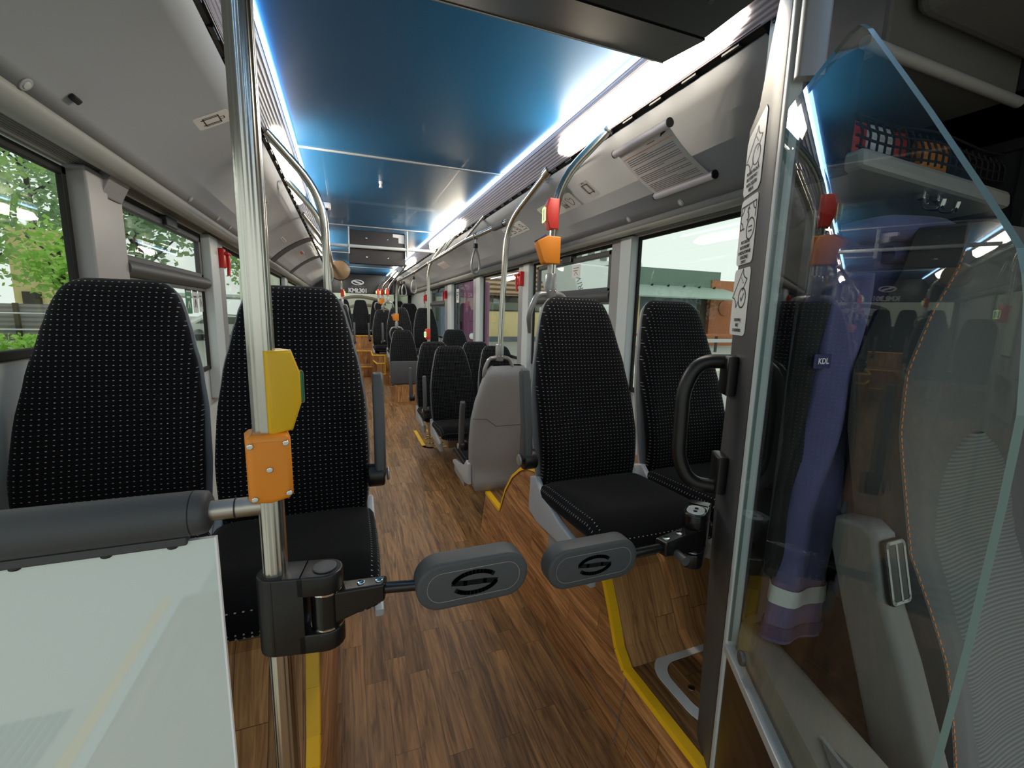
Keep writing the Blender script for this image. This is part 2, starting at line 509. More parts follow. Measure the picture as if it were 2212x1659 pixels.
def logo_strokes(a, b):
    """ellipse emblem cut by two slanting slits: returns (outline, slit1, slit2) in 2D"""
    out = circ(a, 40, ry=b)
    s1 = [(-0.80 * a, 0.10 * b), (-0.74 * a, 0.22 * b), (-0.60 * a, 0.20 * b), (-0.28 * a, -0.10 * b), (0.08 * a, -0.40 * b), (0.40 * a, -0.66 * b), (0.10 * a, -0.74 * b), (-0.30 * a, -0.66 * b), (-0.62 * a, -0.40 * b)]
    s2 = [(-x, -y) for x, y in s1]
    return out, s1, s2
# ------------------------------------------------------------------ camera + world
def setup_camera():
    cam = bpy.data.cameras.new('camera'); o = bpy.data.objects.new('camera', cam); COL.objects.link(o)
    R = ((0.93586484, -0.03418944, 0.35069657), (-0.35162817, -0.15469675, 0.92326949), (0.02268555, -0.98737024, -0.15679722))
    m = Matrix(((R[0][0], -R[0][1], -R[0][2], -0.36), (R[1][0], -R[1][1], -R[1][2], 0.0), (R[2][0], -R[2][1], -R[2][2], 1.48), (0, 0, 0, 1)))
    o.matrix_world = m
    cam.sensor_width = 36.0; cam.lens = 36.0 * 940.0 / 2212.0
    cam.clip_start = 0.02; cam.clip_end = 300
    SC.camera = o
setup_camera()
w = bpy.data.worlds.new('overcast'); SC.world = w; w.use_nodes = True
bg = w.node_tree.nodes['Background']
bg.inputs[0].default_value = lin((238, 247, 240)); bg.inputs[1].default_value = 0.52
SC.view_settings.view_transform = 'Standard'
SC.view_settings.look = 'None'
SC.view_settings.exposure = 1.12
SC.view_settings.gamma = 1.0
SC.view_settings.use_curve_mapping = False
SC.cycles.max_bounces = 7
SC.cycles.diffuse_bounces = 4
SC.cycles.glossy_bounces = 4
SC.cycles.transparent_max_bounces = 12
SC.cycles.caustics_reflective = False
SC.cycles.caustics_refractive = False

# ------------------------------------------------------------------ bus body (x across, y towards the rear, z up, floor = 0)
Y0, Y1 = -1.0, 11.2
# floor: level, then a ramp up towards the rear axle
b = MB()
rows = [[(-1.2, y, z), (1.2, y, z)] for y, z in ((Y0, 0), (5.4, 0), (8.6, 0.27), (9.25, 0.27))]
b.sheet(rows)
struct(b.build('floor', 'wood_floor', smooth=0))

# wheel arch boxes at the front axle, one each side: profile in (y, z), arch over the wheel
def arch_profile():
    pts = [(0.62, 0.27), (1.10, 0.275)]
    pts += [(1.15, 0.32), (1.20, 0.43), (1.26, 0.54), (1.36, 0.62), (1.5, 0.68), (1.7, 0.715), (1.9, 0.72), (2.0, 0.70), (2.1, 0.655), (2.22, 0.57), (2.33, 0.445), (2.40, 0.32), (2.43, 0.27), (2.72, 0.27)]
    return pts
AP = arch_profile()
for s, nm in ((1, 'right'), (-1, 'left')):
    xe = 0.50 if s > 0 else -0.474; xw = 1.2 * s; xf = 0.465 if s > 0 else -0.445
    b = MB()
    # aisle side wall (mi 0), tread/riser faces (mi 1/2)
    n = len(AP)
    y_in = [p[0] for p in AP]
    low = [(y, 0.0) for y, z in AP]
    V = lambda x, y, z: (x, y, z)
    for i in range(n - 1):
        (ya, za), (yb, zb) = AP[i], AP[i + 1]
        b.quad([V(xf, ya, 0), V(xf, yb, 0), V(xe, yb, zb), V(xe, ya, za)], 0)
        steep = abs(zb - za) > 0.6 * abs(yb - ya)
        b.quad([V(xe, ya, za), V(xe, yb, zb), V(xw, yb, zb), V(xw, ya, za)], 2 if steep else 1)
    b.quad([V(xf, 2.72, 0), V(xw, 2.72, 0), V(xw, 2.72, 0.27), V(xe, 2.72, 0.27)], 2)
    b.quad([V(xf, 0.62, 0), V(xw, 0.62, 0), V(xw, 0.62, 0.27), V(xe, 0.62, 0.27)], 2)
    o = struct(b.build('wheel_arch_box_' + nm, ['wood_side', 'wood_floor', 'wood_riser'], smooth=20))
    # yellow nosing that follows the whole edge
    b = MB()
    for i in range(n - 1):
        (ya, za), (yb, zb) = AP[i], AP[i + 1]
        if ya > 2.6: continue
        w2 = 0.028 * s
        d = Vector((0, yb - ya, zb - za)).normalized(); up = Vector((0, -d.z, d.y)) * 0.004
        p = [Vector((xe - 0.004 * s, ya, za)) + up, Vector((xe - 0.004 * s, yb, zb)) + up, Vector((xe + w2, yb, zb)) + up, Vector((xe + w2, ya, za)) + up]
        b.quad(p)
        q = [Vector((xe - 0.004 * s, ya, za)) + up, Vector((xe - 0.004 * s, yb, zb)) + up, Vector((xe - 0.006 * s, yb, zb)) - up * 3, Vector((xe - 0.006 * s, ya, za)) - up * 3]
        b.quad(q)
    struct(b.build('trim_nosing_' + nm, 'yellow', smooth=0, solid=0.003))
    b = MB(); b.box((min(xe, xw), 1.097, 0.2705), (max(xe, xw), 1.108, 0.2735)); struct(b.build('trim_seam_' + nm, 'dark_plastic', smooth=0))
# welded seam lines on the right aisle wall
b = MB()
b.quad([(0.463, 1.31, 0.12), (0.463, 1.302, 0.125), (0.452, 0.80, 0.13), (0.452, 0.80, 0.124)])
b.quad([(0.4615, 1.083, 0.0), (0.4615, 1.087, 0.0), (0.495, 1.087, 0.262), (0.495, 1.083, 0.262)])
struct(b.build('trim_weld', 'ink_grey', smooth=0))

# rear: boxes over the rear axle, steps, bench podium
def block(name, lo, hi, mats=('wood_riser', 'wood_side', 'wood_floor')):
    b = MB(); x0, y0, z0 = lo; x1, y1, z1 = hi
    v = [(x0, y0, z0), (x1, y0, z0), (x1, y1, z0), (x0, y1, z0), (x0, y0, z1), (x1, y0, z1), (x1, y1, z1), (x0, y1, z1)]
    for q, mi in (((0, 1, 5, 4), 0), ((2, 3, 7, 6), 0), ((1, 2, 6, 5), 1), ((3, 0, 4, 7), 1), ((4, 5, 6, 7), 2)):
        b.quad([v[i] for i in q], mi)
    return struct(b.build(name, list(mats), smooth=0))
def nosing(name, segs):
    b = MB()
    for p, q in segs: b.tube([p, q], 0.011, seg=6)
    return struct(b.build(name, 'yellow', smooth=0))
for s, nm in ((1, 'right'), (-1, 'left')):
    X = lambda a, c: (min(a * s, c * s), max(a * s, c * s))
    a, c = X(0.31, 1.2)
    block('podium_' + nm, (a, 6.75, 0), (c, 8.0, 0.36))
    a, c = X(0.26, 1.2)
    block('podium_middle_' + nm, (a, 8.0, 0), (c, 8.3, 0.40))
    a, c = X(0.27, 1.2)
    block('podium_rear_' + nm, (a, 8.3, 0), (c, 10.05, 0.69))
block('podium_ledge', (0.06, 8.3, 0.2), (0.27, 9.25, 0.69))
block('podium_tread', (0.12, 8.0, 0.2), (0.26, 8.3, 0.57))
nosing('trim_podium', [((0.06, 8.3, 0.69), (0.27, 8.3, 0.69)), ((0.06, 8.3, 0.69), (0.09, 9.25, 0.69)), ((0.12, 8.0, 0.57), (0.26, 8.0, 0.57)), ((0.12, 8.0, 0.57), (0.07, 8.28, 0.60)), ((0.255, 8.0, 0.38), (0.255, 8.0, 0.72)), ((0.14, 8.02, 0.40), (0.255, 7.99, 0.38))])
block('step_lower', (-0.27, 8.6, 0.2), (0.27, 9.25, 0.445))
block('step_upper', (-0.27, 9.25, 0.2), (0.27, 10.05, 0.69))
block('bench_podium', (-1.2, 10.05, 0.2), (1.2, 11.2, 0.955))
nosing('trim_steps', [((-0.27, 8.6, 0.445), (0.27, 8.6, 0.445)), ((-0.27, 9.25, 0.69), (0.1, 9.25, 0.69)), ((-1.2, 10.05, 0.955), (1.2, 10.05, 0.955))])

# side walls below and between the windows
WB = 1.05   # window bottom
for s, nm in ((1, 'right'), (-1, 'left')):
    b = MB()
    x0, x1 = (1.2, 1.24) if s > 0 else (-1.24, -1.2)
    ys = 0.62 if s < 0 else Y0
    if s < 0:
        b.box((x0, 0.62, 0), (x1, 1.9, 1.33)); b.box((x0, 1.9, 0), (x1, Y1, 1.09))
    else:
        b.box((x0, 0.55, 0), (x1, Y1, WB))
    b.box((x0, 0.3 if s < 0 else Y0, 1.93), (x1, Y1, 2.05))
    struct(b.build('wall_' + nm, 'wall_grey', smooth=0))
# rear wall below and above the rear window
b = MB(); b.box((-1.24, 11.2, 0), (1.24, 11.24, 1.42)); b.box((-1.24, 11.2, 1.9), (1.24, 11.24, 2.4)); b.box((-1.24, 11.2, 1.42), (-1.08, 11.24, 1.9)); b.box((1.08, 11.2, 1.42), (1.24, 11.24, 1.9))
struct(b.build('wall_rear', 'cab_dark', smooth=0))
b = MB(); b.box((-1.08, 11.205, 1.42), (1.08, 11.215, 1.9)); o = struct(b.build('window_9', 'pane_glass', smooth=0))

# ceiling panel, seams
b = MB(); b.box((-0.60, Y0, 2.35), (0.60, Y1, 2.37))
struct(b.build('ceiling', 'ceiling_blue', smooth=0))
for i, y in enumerate((2.755, 4.95, 7.2, 9.4)):
    b = MB(); b.tube([(-0.575, y, 2.349), (0.575, y, 2.349)], 0.008, seg=8)
    struct(b.build('trim_%d' % (i + 1), 'alu', smooth=60))
# screw-like sprinkler and small camera on the ceiling
o = thing('ceiling_nozzle', 'small white nozzle hanging from the middle of the blue ceiling', 'nozzle', (-0.113, 3.24, 2.35))
MB().tube([(-0.113, 3.24, 2.35), (-0.113, 3.24, 2.335)], 0.012).build('base', 'white_letter', o)
MB().tube([(-0.113, 3.24, 2.335), (-0.113, 3.24, 2.31)], [0.007, 0.012]).build('tip', 'white_letter', o)

# cove panels over the windows (profile x,z), ribbed lamp covers, black slot, tan roll, ribbed rail
PANEL = [(0.682, 2.214), (0.75, 2.185), (0.82, 2.148), (0.90, 2.098), (0.97, 2.044), (1.02, 1.997), (1.045, 1.968)]
def dens(pr, k=4):
    out = []
    for a, c in zip(pr, pr[1:]):
        for i in range(k): out.append((a[0] + (c[0] - a[0]) * i / k, a[1] + (c[1] - a[1]) * i / k))
    return out + [pr[-1]]
def extrude_y(pr, s, ya, yb, mb):
    mb.sheet([[(x * s, ya, z) for x, z in pr], [(x * s, yb, z) for x, z in pr]])
    return mb
ROLL = [(1.045, 1.968)] + [(1.09 - 0.046 * math.cos(a), 1.962 - 0.036 * math.sin(a)) for a in [i * PI / 10 for i in range(1, 10)]] + [(1.136, 1.962)]
RAIL = [(1.136, 1.962), (1.145, 1.957), (1.15, 1.945), (1.158, 1.951), (1.164, 1.938), (1.172, 1.944), (1.178, 1.93), (1.2, 1.925)]
for s, nm in ((1, 'right'), (-1, 'left')):
    ya = 0.95 if s > 0 else Y0
    struct(extrude_y(PANEL, s, ya, Y1, MB()).build('cove_panel_' + nm, 'cove_grey', smooth=60, solid=0.006))
    struct(extrude_y(ROLL, s, ya, Y1, MB()).build('cove_roll_' + nm, 'cove_tan', smooth=60, solid=0.004))
    struct(extrude_y(RAIL, s, ya, Y1, MB()).build('cove_rail_' + nm, 'cove_rib', smooth=15, solid=0.004))
    # roof skin behind so that no sky shows through
    b = MB(); b.sheet([[(0.58 * s, Y0, 2.40), (1.26 * s, Y0, 2.36), (1.26 * s, Y0, 1.93)], [(0.58 * s, Y1, 2.40), (1.26 * s, Y1, 2.36), (1.26 * s, Y1, 1.93)]])
    struct(b.build('roof_shell_' + nm, 'cab_dark', smooth=0, solid=0.01))
    # black slot with clips between lamp cover and panel
    b = MB(); b.sheet([[(0.660 * s, ya, 2.232), (0.688 * s, ya, 2.220)], [(0.660 * s, Y1, 2.232), (0.688 * s, Y1, 2.220)]])
    y = 0.7
    while y < 9:
        b.box((min(0.666 * s, 0.68 * s), y, 2.219), (max(0.666 * s, 0.68 * s), y + 0.06, 2.228), 1); y += 0.16
    struct(b.build('trim_slot_' + nm, ['black_matt', 'black_satin'], smooth=0))
    # lamp cover, ribbed along the bus
    pr = []
    K = 36
    for i in range(K + 1):
        t = i / K
        x = 0.588 + (0.664 - 0.588) * t + 0.012 * math.sin(PI * t); z = 2.338 + (2.226 - 2.338) * t
        r = 0.0018 * (1 if i % 2 else -1)
        pr.append((x + r * 0.8, z - r * 0.5))
    struct(extrude_y(pr, s, 0.80 if s > 0 else Y0, Y1, MB()).build('lamp_cover_' + nm, 'lamp_ribs', smooth=10))
    # LED line along the ceiling edge
    b = MB(); b.tube([(0.583 * s, Y0, 2.343), (0.583 * s, Y1, 2.343)], 0.0075, seg=8)
    tag(b.build('led_strip', 'led_strip', smooth=60), 'thin blue-white light line along the %s edge of the blue ceiling' % ('right' if s > 0 else 'left'), 'light strip', 'light lines along the ceiling')
# the lit lamps
LAMPS = {1: [(0.98, 2.06), (3.9, 5.6), (6.9, 8.3), (9.4, 10.3)], -1: [(2.35, 3.75), (5.3, 6.9), (8.4, 9.8)]}
ORD = ['first', 'second', 'third', 'fourth']
for s in (1, -1):
    for i, (ya, yb) in enumerate(LAMPS[s]):
        rows = []
        for k in range(15):
            t = k / 14; y = ya + (yb - ya) * t
            e = min(t, 1 - t) * (yb - ya); hw = 0.34 if e > 0.06 else 0.34 * math.sqrt(max(0.02, 1 - (1 - e / 0.06) ** 2))
            row = []
            for j in range(7):
                q = 0.58 + hw * (j / 6 * 2 - 1)
                row.append(((0.588 + 0.076 * q + 0.012 * math.sin(PI * q) - 0.006) * s, y, 2.338 - 0.112 * q - 0.004))
            rows.append(row)
        where = '%s lit lamp from the front, over the %s windows' % (ORD[i], 'right' if s > 0 else 'left')
        tag(MB().sheet(rows).build('ceiling_lamp', 'lamp_on', smooth=60), 'bright white ceiling lamp, ' + where, 'lamp', 'ceiling lamps')

# ------------------------------------------------------------------ windows and pillars
def window(n, s, ya, yb, zb, zt, vent=None):
    """black rubber surround with a clear pane; vent = (y0, y1, z0, z1) for a tilting top sash"""
    x = 1.205 * s
    fr = frame((x, 0, 0), (0, 1, 0), (0, 0, 1))
    b = MB(); t = 0.028
    for lo, hi in (((ya, zb), (yb, zb + t)), ((ya, zt - t), (yb, zt)), ((ya, zb), (ya + t, zt)), ((yb - t, zb), (yb, zt))):
        b.box((min(x, x - 0.018 * s), lo[0], lo[1]), (max(x, x - 0.018 * s), hi[0], hi[1]))
    o = struct(b.build('window_%d' % n, 'black_rubber', smooth=0, bevel=0.004))
    b = MB(); b.box((min(x, x + 0.006 * s), ya + 0.01, zb + 0.01), (max(x, x + 0.006 * s), yb - 0.01, zt - 0.01)); b.build('pane', 'pane_glass', o, smooth=0)
    if vent:
        y0, y1, z0, z1 = vent
        b = MB(); xx = x - 0.03 * s; t = 0.036
        for lo, hi in (((y0, z0), (y1, z0 + t)), ((y0, z1 - t), (y1, z1)), ((y0, z0), (y0 + t, z1)), ((y1 - t, z0), (y1, z1))):
            b.box((min(xx, x), lo[0], lo[1]), (max(xx, x), hi[0], hi[1]))
        sash = b.build('vent_sash', 'dark_plastic', o, smooth=0, bevel=0.008)
        b = MB(); ym = (y0 + y1) / 2; b.box((min(xx - 0.02 * s, x), ym - 0.07, z1 - 0.03), (max(xx - 0.02 * s, x), ym + 0.07, z1 + 0.02)); b.build('latch', 'black_satin', sash, smooth=0, bevel=0.005)
        b = MB()
        b.tube([(x - 0.03 * s, y0 - 0.03, z0 - 0.02), (x - 0.03 * s, y1 + 0.03, z0 - 0.02)], 0.034, seg=14)
        b.box((min(x, x - 0.03 * s), y0 - 0.03, z0 - 0.07), (max(x, x - 0.03 * s), y1 + 0.03, z0 - 0.03))
        b.build('cross_bar', 'dark_plastic', o, smooth=50)
    return o
def pillar(name, s, ya, yb, zb=0.9, mats=('pillar_grey', 'pillar_pale'), split=0.5, dx=0.05):
    ym = ya + (yb - ya) * split
    b = MB()
    x0, x1 = (1.2 - dx, 1.2) if s > 0 else (-1.2, -1.2 + dx)
    b.box((x0, ym, zb), (x1, yb, 1.935), 0)
    x0, x1 = (1.2 - dx - 0.012, 1.2) if s > 0 else (-1.2, -1.2 + dx + 0.012)
    b.box((x0, ya, zb), (x1, ym, 1.93), 1)
    return struct(b.build(name, list(mats), smooth=0, bevel=0.006))
window(1, 1, 0.60, 2.14, WB, 1.935)
window(2, 1, 2.33, 3.61, WB, 1.935, vent=(2.37, 3.50, 1.63, 1.89))
window(3, 1, 3.86, 5.11, WB, 1.935)
window(4, 1, 5.42, 6.64, 0.2, 1.935)
window(5, 1, 7.1, 8.65, WB, 1.935, vent=(7.2, 8.5, 1.66, 1.88))
pillar('window_pillar_1', 1, 2.125, 2.336, 0.9, ('pillar_grey', 'pillar_pale'))
pillar('window_pillar_2', 1, 3.60, 3.865)
pillar('window_pillar_3', 1, 5.10, 5.43)
pillar('window_pillar_4', 1, 6.63, 7.16)
pillar('window_pillar_5', 1, 8.62, 9.2)
b = MB(); b.box((1.16, 9.2, 0.9), (1.2, 11.2, 1.94)); struct(b.build('wall_right_rear', 'wall_grey', smooth=0))
window(6, -1, 0.30, 1.90, 1.33, 1.915)
window(7, -1, 2.17, 3.30, 1.09, 1.935, vent=(2.2, 3.24, 1.65, 1.90))
window(8, -1, 3.64, 5.2, 1.09, 1.935)
window(10, -1, 5.55, 6.9, 0.2, 1.935)
window(11, -1, 7.3, 8.8, 1.09, 1.935)
pillar('window_pillar_6', -1, 1.90, 2.175, 0.9, ('pillar_grey', 'pillar_grey'))
pillar('window_pillar_7', -1, 3.29, 3.65)
pillar('window_pillar_8', -1, 5.19, 5.56)
pillar('window_pillar_9', -1, 6.89, 7.31)
b = MB(); b.box((-1.2, 8.8, 0.9), (-1.16, 11.2, 1.94)); struct(b.build('wall_left_rear', 'wall_grey', smooth=0))
# cover at the top of the first left pillar
b = MB(); b.hexa([(-1.15, 2.0, 1.86), (-1.15, 2.15, 1.86), (-1.142, 2.15, 1.86), (-1.142, 2.0, 1.86), (-1.15, 2.02, 1.955), (-1.15, 2.17, 1.955), (-1.105, 2.17, 1.955), (-1.105, 2.02, 1.955)])
struct(b.build('trim_5', 'pillar_grey', smooth=0, bevel=0.004))
# front left doorway: threshold strips
b = MB(); b.box((-1.29, -1.0, -0.002), (-1.245, 0.58, 0.006), 0); b.box((-1.245, -1.0, -0.002), (-1.2, 0.58, 0.004), 1)
struct(b.build('trim_6', ['yellow', 'alu'], smooth=0))
# dark bands across the left panel further back
for i, (ya, yb) in enumerate(((5.0, 5.25), (6.55, 6.8))):
    struct(extrude_y([(x - 0.006, z - 0.006) for x, z in PANEL], -1, ya, yb, MB()).build('trim_%d' % (7 + i), 'post_grey', smooth=60))
# joint lines in the front left panel, and a seam in the right panel
def panel_pt(s, t, y, lift=0.004):
    d = dens(PANEL, 10); f = t * (len(d) - 1); i = min(int(f), len(d) - 2); k = f - i
    x = d[i][0] + (d[i + 1][0] - d[i][0]) * k; z = d[i][1] + (d[i + 1][1] - d[i][1]) * k
    dx = d[i + 1][0] - d[i][0]; dz = d[i + 1][1] - d[i][1]; l = math.hypot(dx, dz)
    return Vector(((x + dz / l * lift) * s, y, z - dx / l * lift))
def panel_frame(s, t, y):
    p = panel_pt(s, t, y); q = panel_pt(s, min(1, t + 0.02), y)
    ey = (p - q).normalized()
    return p, Vector((0, -s, 0)), ey
for i, (s, y0, y1) in enumerate(((-1, 1.63, 1.63), (1, 2.05, 2.0), (-1, 3.0, 3.0), (-1, 4.3, 4.3))):
    b = MB(); K = 24
    ks = range(K + 1) if s < 0 else range(13, K + 1)
    b.tube([panel_pt(s, k / K, y0 + (y1 - y0) * k / K, 0.001) for k in ks], 0.0016 if i == 0 else 0.001, seg=5)
    struct(b.build('trim_%d' % (9 + i), 'dark_plastic', smooth=60))
# round plugs in the panels
plugs = [(-1, .93, 1.42, 'nearest the front doorway'), (-1, .9, 3.02, 'third from the front'), (-1, .9, 3.3, 'fourth from the front'), (-1, .9, 2.55, 'second from the front'), (1, .9, 1.62, 'first from the cab'), (1, .9, 2.0, 'second from the cab')]
for s, t, y, wh in plugs:
    p, ex, ey = panel_frame(s, t, y)
    r = thing('panel_plug', 'small round grey plug in the %s cove panel, %s' % ('left' if s < 0 else 'right', wh), 'plug', p, group='round plugs in the cove panels')
    MB().slab(circ(0.016), 0.004, frame(p, ex, ey), 0.0015).build('cap', 'cove_grey', r)
    MB().slab(circ(0.009), 0.006, frame(p, ex, ey), 0.001).build('centre', 'wall_grey', r)
p, ex, ey = panel_frame(-1, .78, 1.55)
tag(MB().slab(rrect(0.035, 0.016, 0.004), 0.012, frame(p, ex, ey), 0.003).build('rubber_stop', 'black_rubber'), 'small black rubber stop on the front left cove panel', 'stop')
# ------------------------------------------------------------------ passenger seats
def lerp_tab(tab, s):
    for (a, va), (c, vc) in zip(tab, tab[1:]):
        if s <= c:
            t = (s - a) / (c - a); t = t * t * (3 - 2 * t) * 0.5 + t * 0.5
            return va + (vc - va) * t
    return tab[-1][1]
HB = 0.725
HW = [(0.0, 0.200), (0.08, 0.208), (0.2, 0.213), (0.34, 0.209), (0.46, 0.194), (0.56, 0.172), (0.63, 0.155), (0.675, 0.140), (0.70, 0.126), (0.715, 0.110), (0.725, 0.086)]
TAN = 0.225
def sup(t, p, q):
    return max(0.0, 1 - abs(t) ** p) ** (1.0 / q)
def back_pad(T=0.052, HBv=HB, hwt=HW, nu=22, nv=34):
    us = [math.sin(PI / 2 * (i / nu * 2 - 1) * 0.999) for i in range(nu + 1)]; us[0], us[-1] = -1, 1
    vs = [0.5 - 0.5 * math.cos(PI * j / nv) for j in range(nv + 1)]
    mb = MB()
    def pt(u, v, side):
        s = v * HBv; hw = lerp_tab(hwt, s)
        th = T * sup(u, 7, 2.2) * sup(2 * v - 1, 14, 2.2)
        zz = 0.44 + s
        yc = s * TAN * (0.55 + 0.45 * v) + 0.01
        bol = -0.034 * abs(u) ** 3 * math.exp(-((s - 0.17) / 0.2) ** 2) + 0.010 * abs(u) ** 3 * max(0, v - 0.5)
        lum = -0.012 * math.exp(-((s - 0.16) / 0.1) ** 2) * (1 - u * u)
        y = yc + bol + lum + (-th if side < 0 else th * 0.35)
        return Vector((u * hw, y, zz))
    for side in (-1, 1):
        rows = [[pt(u, v, side) for u in us] for v in vs]
        uvs = [[(u * lerp_tab(hwt, v * HBv) + 5, v * HBv + 5) for u in us] for v in vs]
        mb.sheet(rows, 0, uvs)
    return mb
def cushion_pad(nu=18, nv=20, T=0.062):
    us = [math.sin(PI / 2 * (i / nu * 2 - 1)) for i in range(nu + 1)]
    vs = [0.5 - 0.5 * math.cos(PI * j / nv) for j in range(nv + 1)]
    mb = MB()
    def pt(u, v, side):
        hw = 0.224 - 0.012 * v ** 4
        th = T * sup(u, 6, 2.2) * sup(2 * v - 1, 10, 2.2)
        z = 0.415 + 0.02 * v - 0.035 * max(0, v - 0.8) / 0.2 + 0.012 * abs(u) ** 3
        return Vector((u * hw, -0.005 - 0.455 * v, z + (th if side > 0 else -th * 0.5)))
    for side in (1, -1):
        rows = [[pt(u, v, side) for u in us] for v in vs]
        uvs = [[(u * 0.21 + 5, v * 0.46 + 5 + (0.0 if side > 0 else 0.003)) for u in us] for v in vs]
        mb.sheet(rows, (lambda i, j: 1 if (j < 3 or j >= nu - 3 or i >= nv - 3) else 0) if side > 0 else 1, uvs)
    return mb
def shell_back(nu=16, nv=24, s0=-0.16):
    mb = MB(); us = [math.sin(PI / 2 * (i / nu * 2 - 1)) for i in range(nu + 1)]
    rows_f, rows_b = [], []
    for j in range(nv + 1):
        v = j / nv; s = s0 + (HB - 0.008 - s0) * v
        sc = max(0, s)
        hw = lerp_tab(HW, sc) + 0.006
        if s < 0: hw = 0.206 - 0.03 * (s / s0) ** 3
        vv = sc / HB
        yc = sc * TAN * (0.55 + 0.45 * vv) + 0.02 + (0.05 * (s / s0) ** 2 if s < 0 else 0)
        d = 0.052 * sup(2 * v - 1, 8, 2.2)
        bulge = 0.02 * math.exp(-((s - 0.05) / 0.2) ** 2)
        rows_f.append([Vector((u * hw, yc, 0.44 + s)) for u in us])
        rows_b.append([Vector((u * hw, yc + (d + bulge * (1 - u * u)) * sup(u, 5, 2.2), 0.44 + s)) for u in us])
    mb.sheet(rows_f); mb.sheet(rows_b)
    return mb
def side_tray(sx):
    """grey side cover under the cushion: outline in (y, z), 3 cm thick, at one side"""
    fr = frame((sx * 0.212 - 0.012, 0, 0), (0, 1, 0), (0, 0, 1))
    return MB().slab([(0.05, 0.47), (0.0, 0.485), (-0.05, 0.44), (-0.20, 0.395), (-0.36, 0.375), (-0.405, 0.355), (-0.40, 0.335), (-0.25, 0.325), (-0.02, 0.31), (0.06, 0.33)], 0.024, fr, 0.006)
def side_foot(sx):
    fr = frame((sx * 0.200 - 0.01, 0, 0), (0, 1, 0), (0, 0, 1))
    return MB().slab([(-0.09, 0.325), (-0.40, 0.345), (-0.395, 0.275), (-0.36, 0.265), (-0.10, 0.255)], 0.022, fr, 0.004)
ARMX = lambda sx: -0.286 if sx < 0 else 0.244
def armrest(sx, up=True):
    x = ARMX(sx)
    fr = frame((x - 0.016, 0, 0), (0, 1, 0), (0, 0, 1))
    mb = MB()
    # raised arm: slightly curved bar standing along the backrest
    bar = [(-0.050, 0.565), (-0.074, 0.59), (-0.068, 0.70), (-0.040, 0.86), (-0.026, 0.895), (-0.006, 0.90), (0.006, 0.885), (0.0, 0.84), (-0.022, 0.70), (-0.018, 0.60), (-0.026, 0.572)]
    mb.slab(bar, 0.034, fr, 0.009)
    return mb
SEATS = {}
def make_seat(key, arm, loc, label, group, rz=0.0, brackets=True):
    r = thing('passenger_seat', label, 'seat', loc, rz, group, world=False)
    back_pad().build('backrest', 'seat_dots', r, smooth=70, weld=True)
    cushion_pad().build('cushion', ['seat_plain', 'seat_dots'], r, smooth=70, weld=True)
    sh = shell_back().build('shell', 'shell_grey', r, smooth=50, weld=True)
    for s in (-1, 1):
        side_tray(s).build('side_cover', 'shell_pale', r)
        side_foot(s).build('side_foot', 'shell_grey', r)
    if arm:
        a = armrest(arm).build('armrest', 'dark_plastic', r)
        x = ARMX(arm)
        MB().slab(circ(0.036, 24, -0.046, 0.575), 0.05, frame((x - 0.025 - 0.012 * arm, 0, 0), (0, 1, 0), (0, 0, 1)), 0.006).build('pivot', 'black_satin', a)
        fr = frame((x + 0.02 * arm, 0, 0), (0, arm, 0), (0, 0, 1))
        MB().slab(circ(0.021, 20, -0.046 * arm, 0.575), 0.008, fr, 0.004).build('pivot_cap', 'grip_grey', a)
    b = MB(); b.box((-0.12, -0.30, 0.27), (0.12, 0.02, 0.36)); b.build('mount', 'steel_brushed', r, smooth=0, bevel=0.006)
    return r
G1 = 'front seats on the wheel arches'
s_in_r = make_seat('r', -1, (0.512, 1.435, 0.392), 'black dotted seat on the right wheel arch beside the aisle, grey armrest raised', 'front seats')
s_in_l = make_seat('l', 1, (-0.52, 1.435, 0.392), 'black dotted seat on the left wheel arch, behind the yellow button pole', 'front seats')
for ch in list(s_in_l.children):
    if ch.name.split('.')[0] == 'side_foot': bpy.data.objects.remove(ch, do_unlink=True)
s_pl = make_seat('p', 0, (-0.968, 1.435, 0.392), 'black dotted window seat behind the padded bar, front left of the bus', 'front seats')
s_plr = dup(s_pl, (0.992, 1.435, 0.392), 0, 'black dotted front window seat on the right, partly behind the dark cab post')
# low floor group: backward facing pair seen from behind, then two rows facing forward
LOW = 'low floor seats'
def low(src, x, y, z, label, rz=0.0, group=LOW, skip=()):
    return dup(src, (x, y, z), rz, label, group, skip)
s_rev = make_seat('rev', 1, (0.60, 2.80, 0.0), 'seat facing the rear with its grey shell back towards the front, at the grip pole', LOW, rz=PI)
K = 24
def shell_pt(u, s):
    hw = lerp_tab(HW, max(0, s)) + 0.006; v = (s + 0.16) / (HB - 0.008 + 0.16); vv = max(0, s) / HB
    yc = max(0, s) * TAN * (0.55 + 0.45 * vv) + 0.02
    return Vector((u * hw, yc + (0.052 * sup(2 * v - 1, 8, 2.2) + 0.02 * math.exp(-((s - 0.05) / 0.2) ** 2) * (1 - u * u)) * sup(u, 5, 2.2) + 0.0004, 0.44 + s))
seam = [shell_pt(0.97 - 1.94 * i / K, 0.36 if i < 5 else (0.36 - 0.055 * min(1, (i - 5) / 4))) for i in range(K + 1)]
MB().tube(seam, 0.0016, seg=6).build('seam', 'dark_plastic', s_rev)
low(s_pl, 1.06, 2.80, 0.0, 'window seat facing the rear, next to the grey shell back seat', PI)
low(s_in_r, 0.585, 4.06, 0.0, 'first forward-facing low aisle seat, opposite the grey shell seat')
low(s_pl, 1.06, 4.06, 0.0, 'first forward-facing low window seat, behind the grip pole')
low(s_in_r, 0.545, 4.72, 0.0, 'second forward-facing low seat beside the aisle, under the red button pole')
low(s_pl, 1.03, 4.72, 0.0, 'second forward-facing low window seat, in the row under the red button pole')
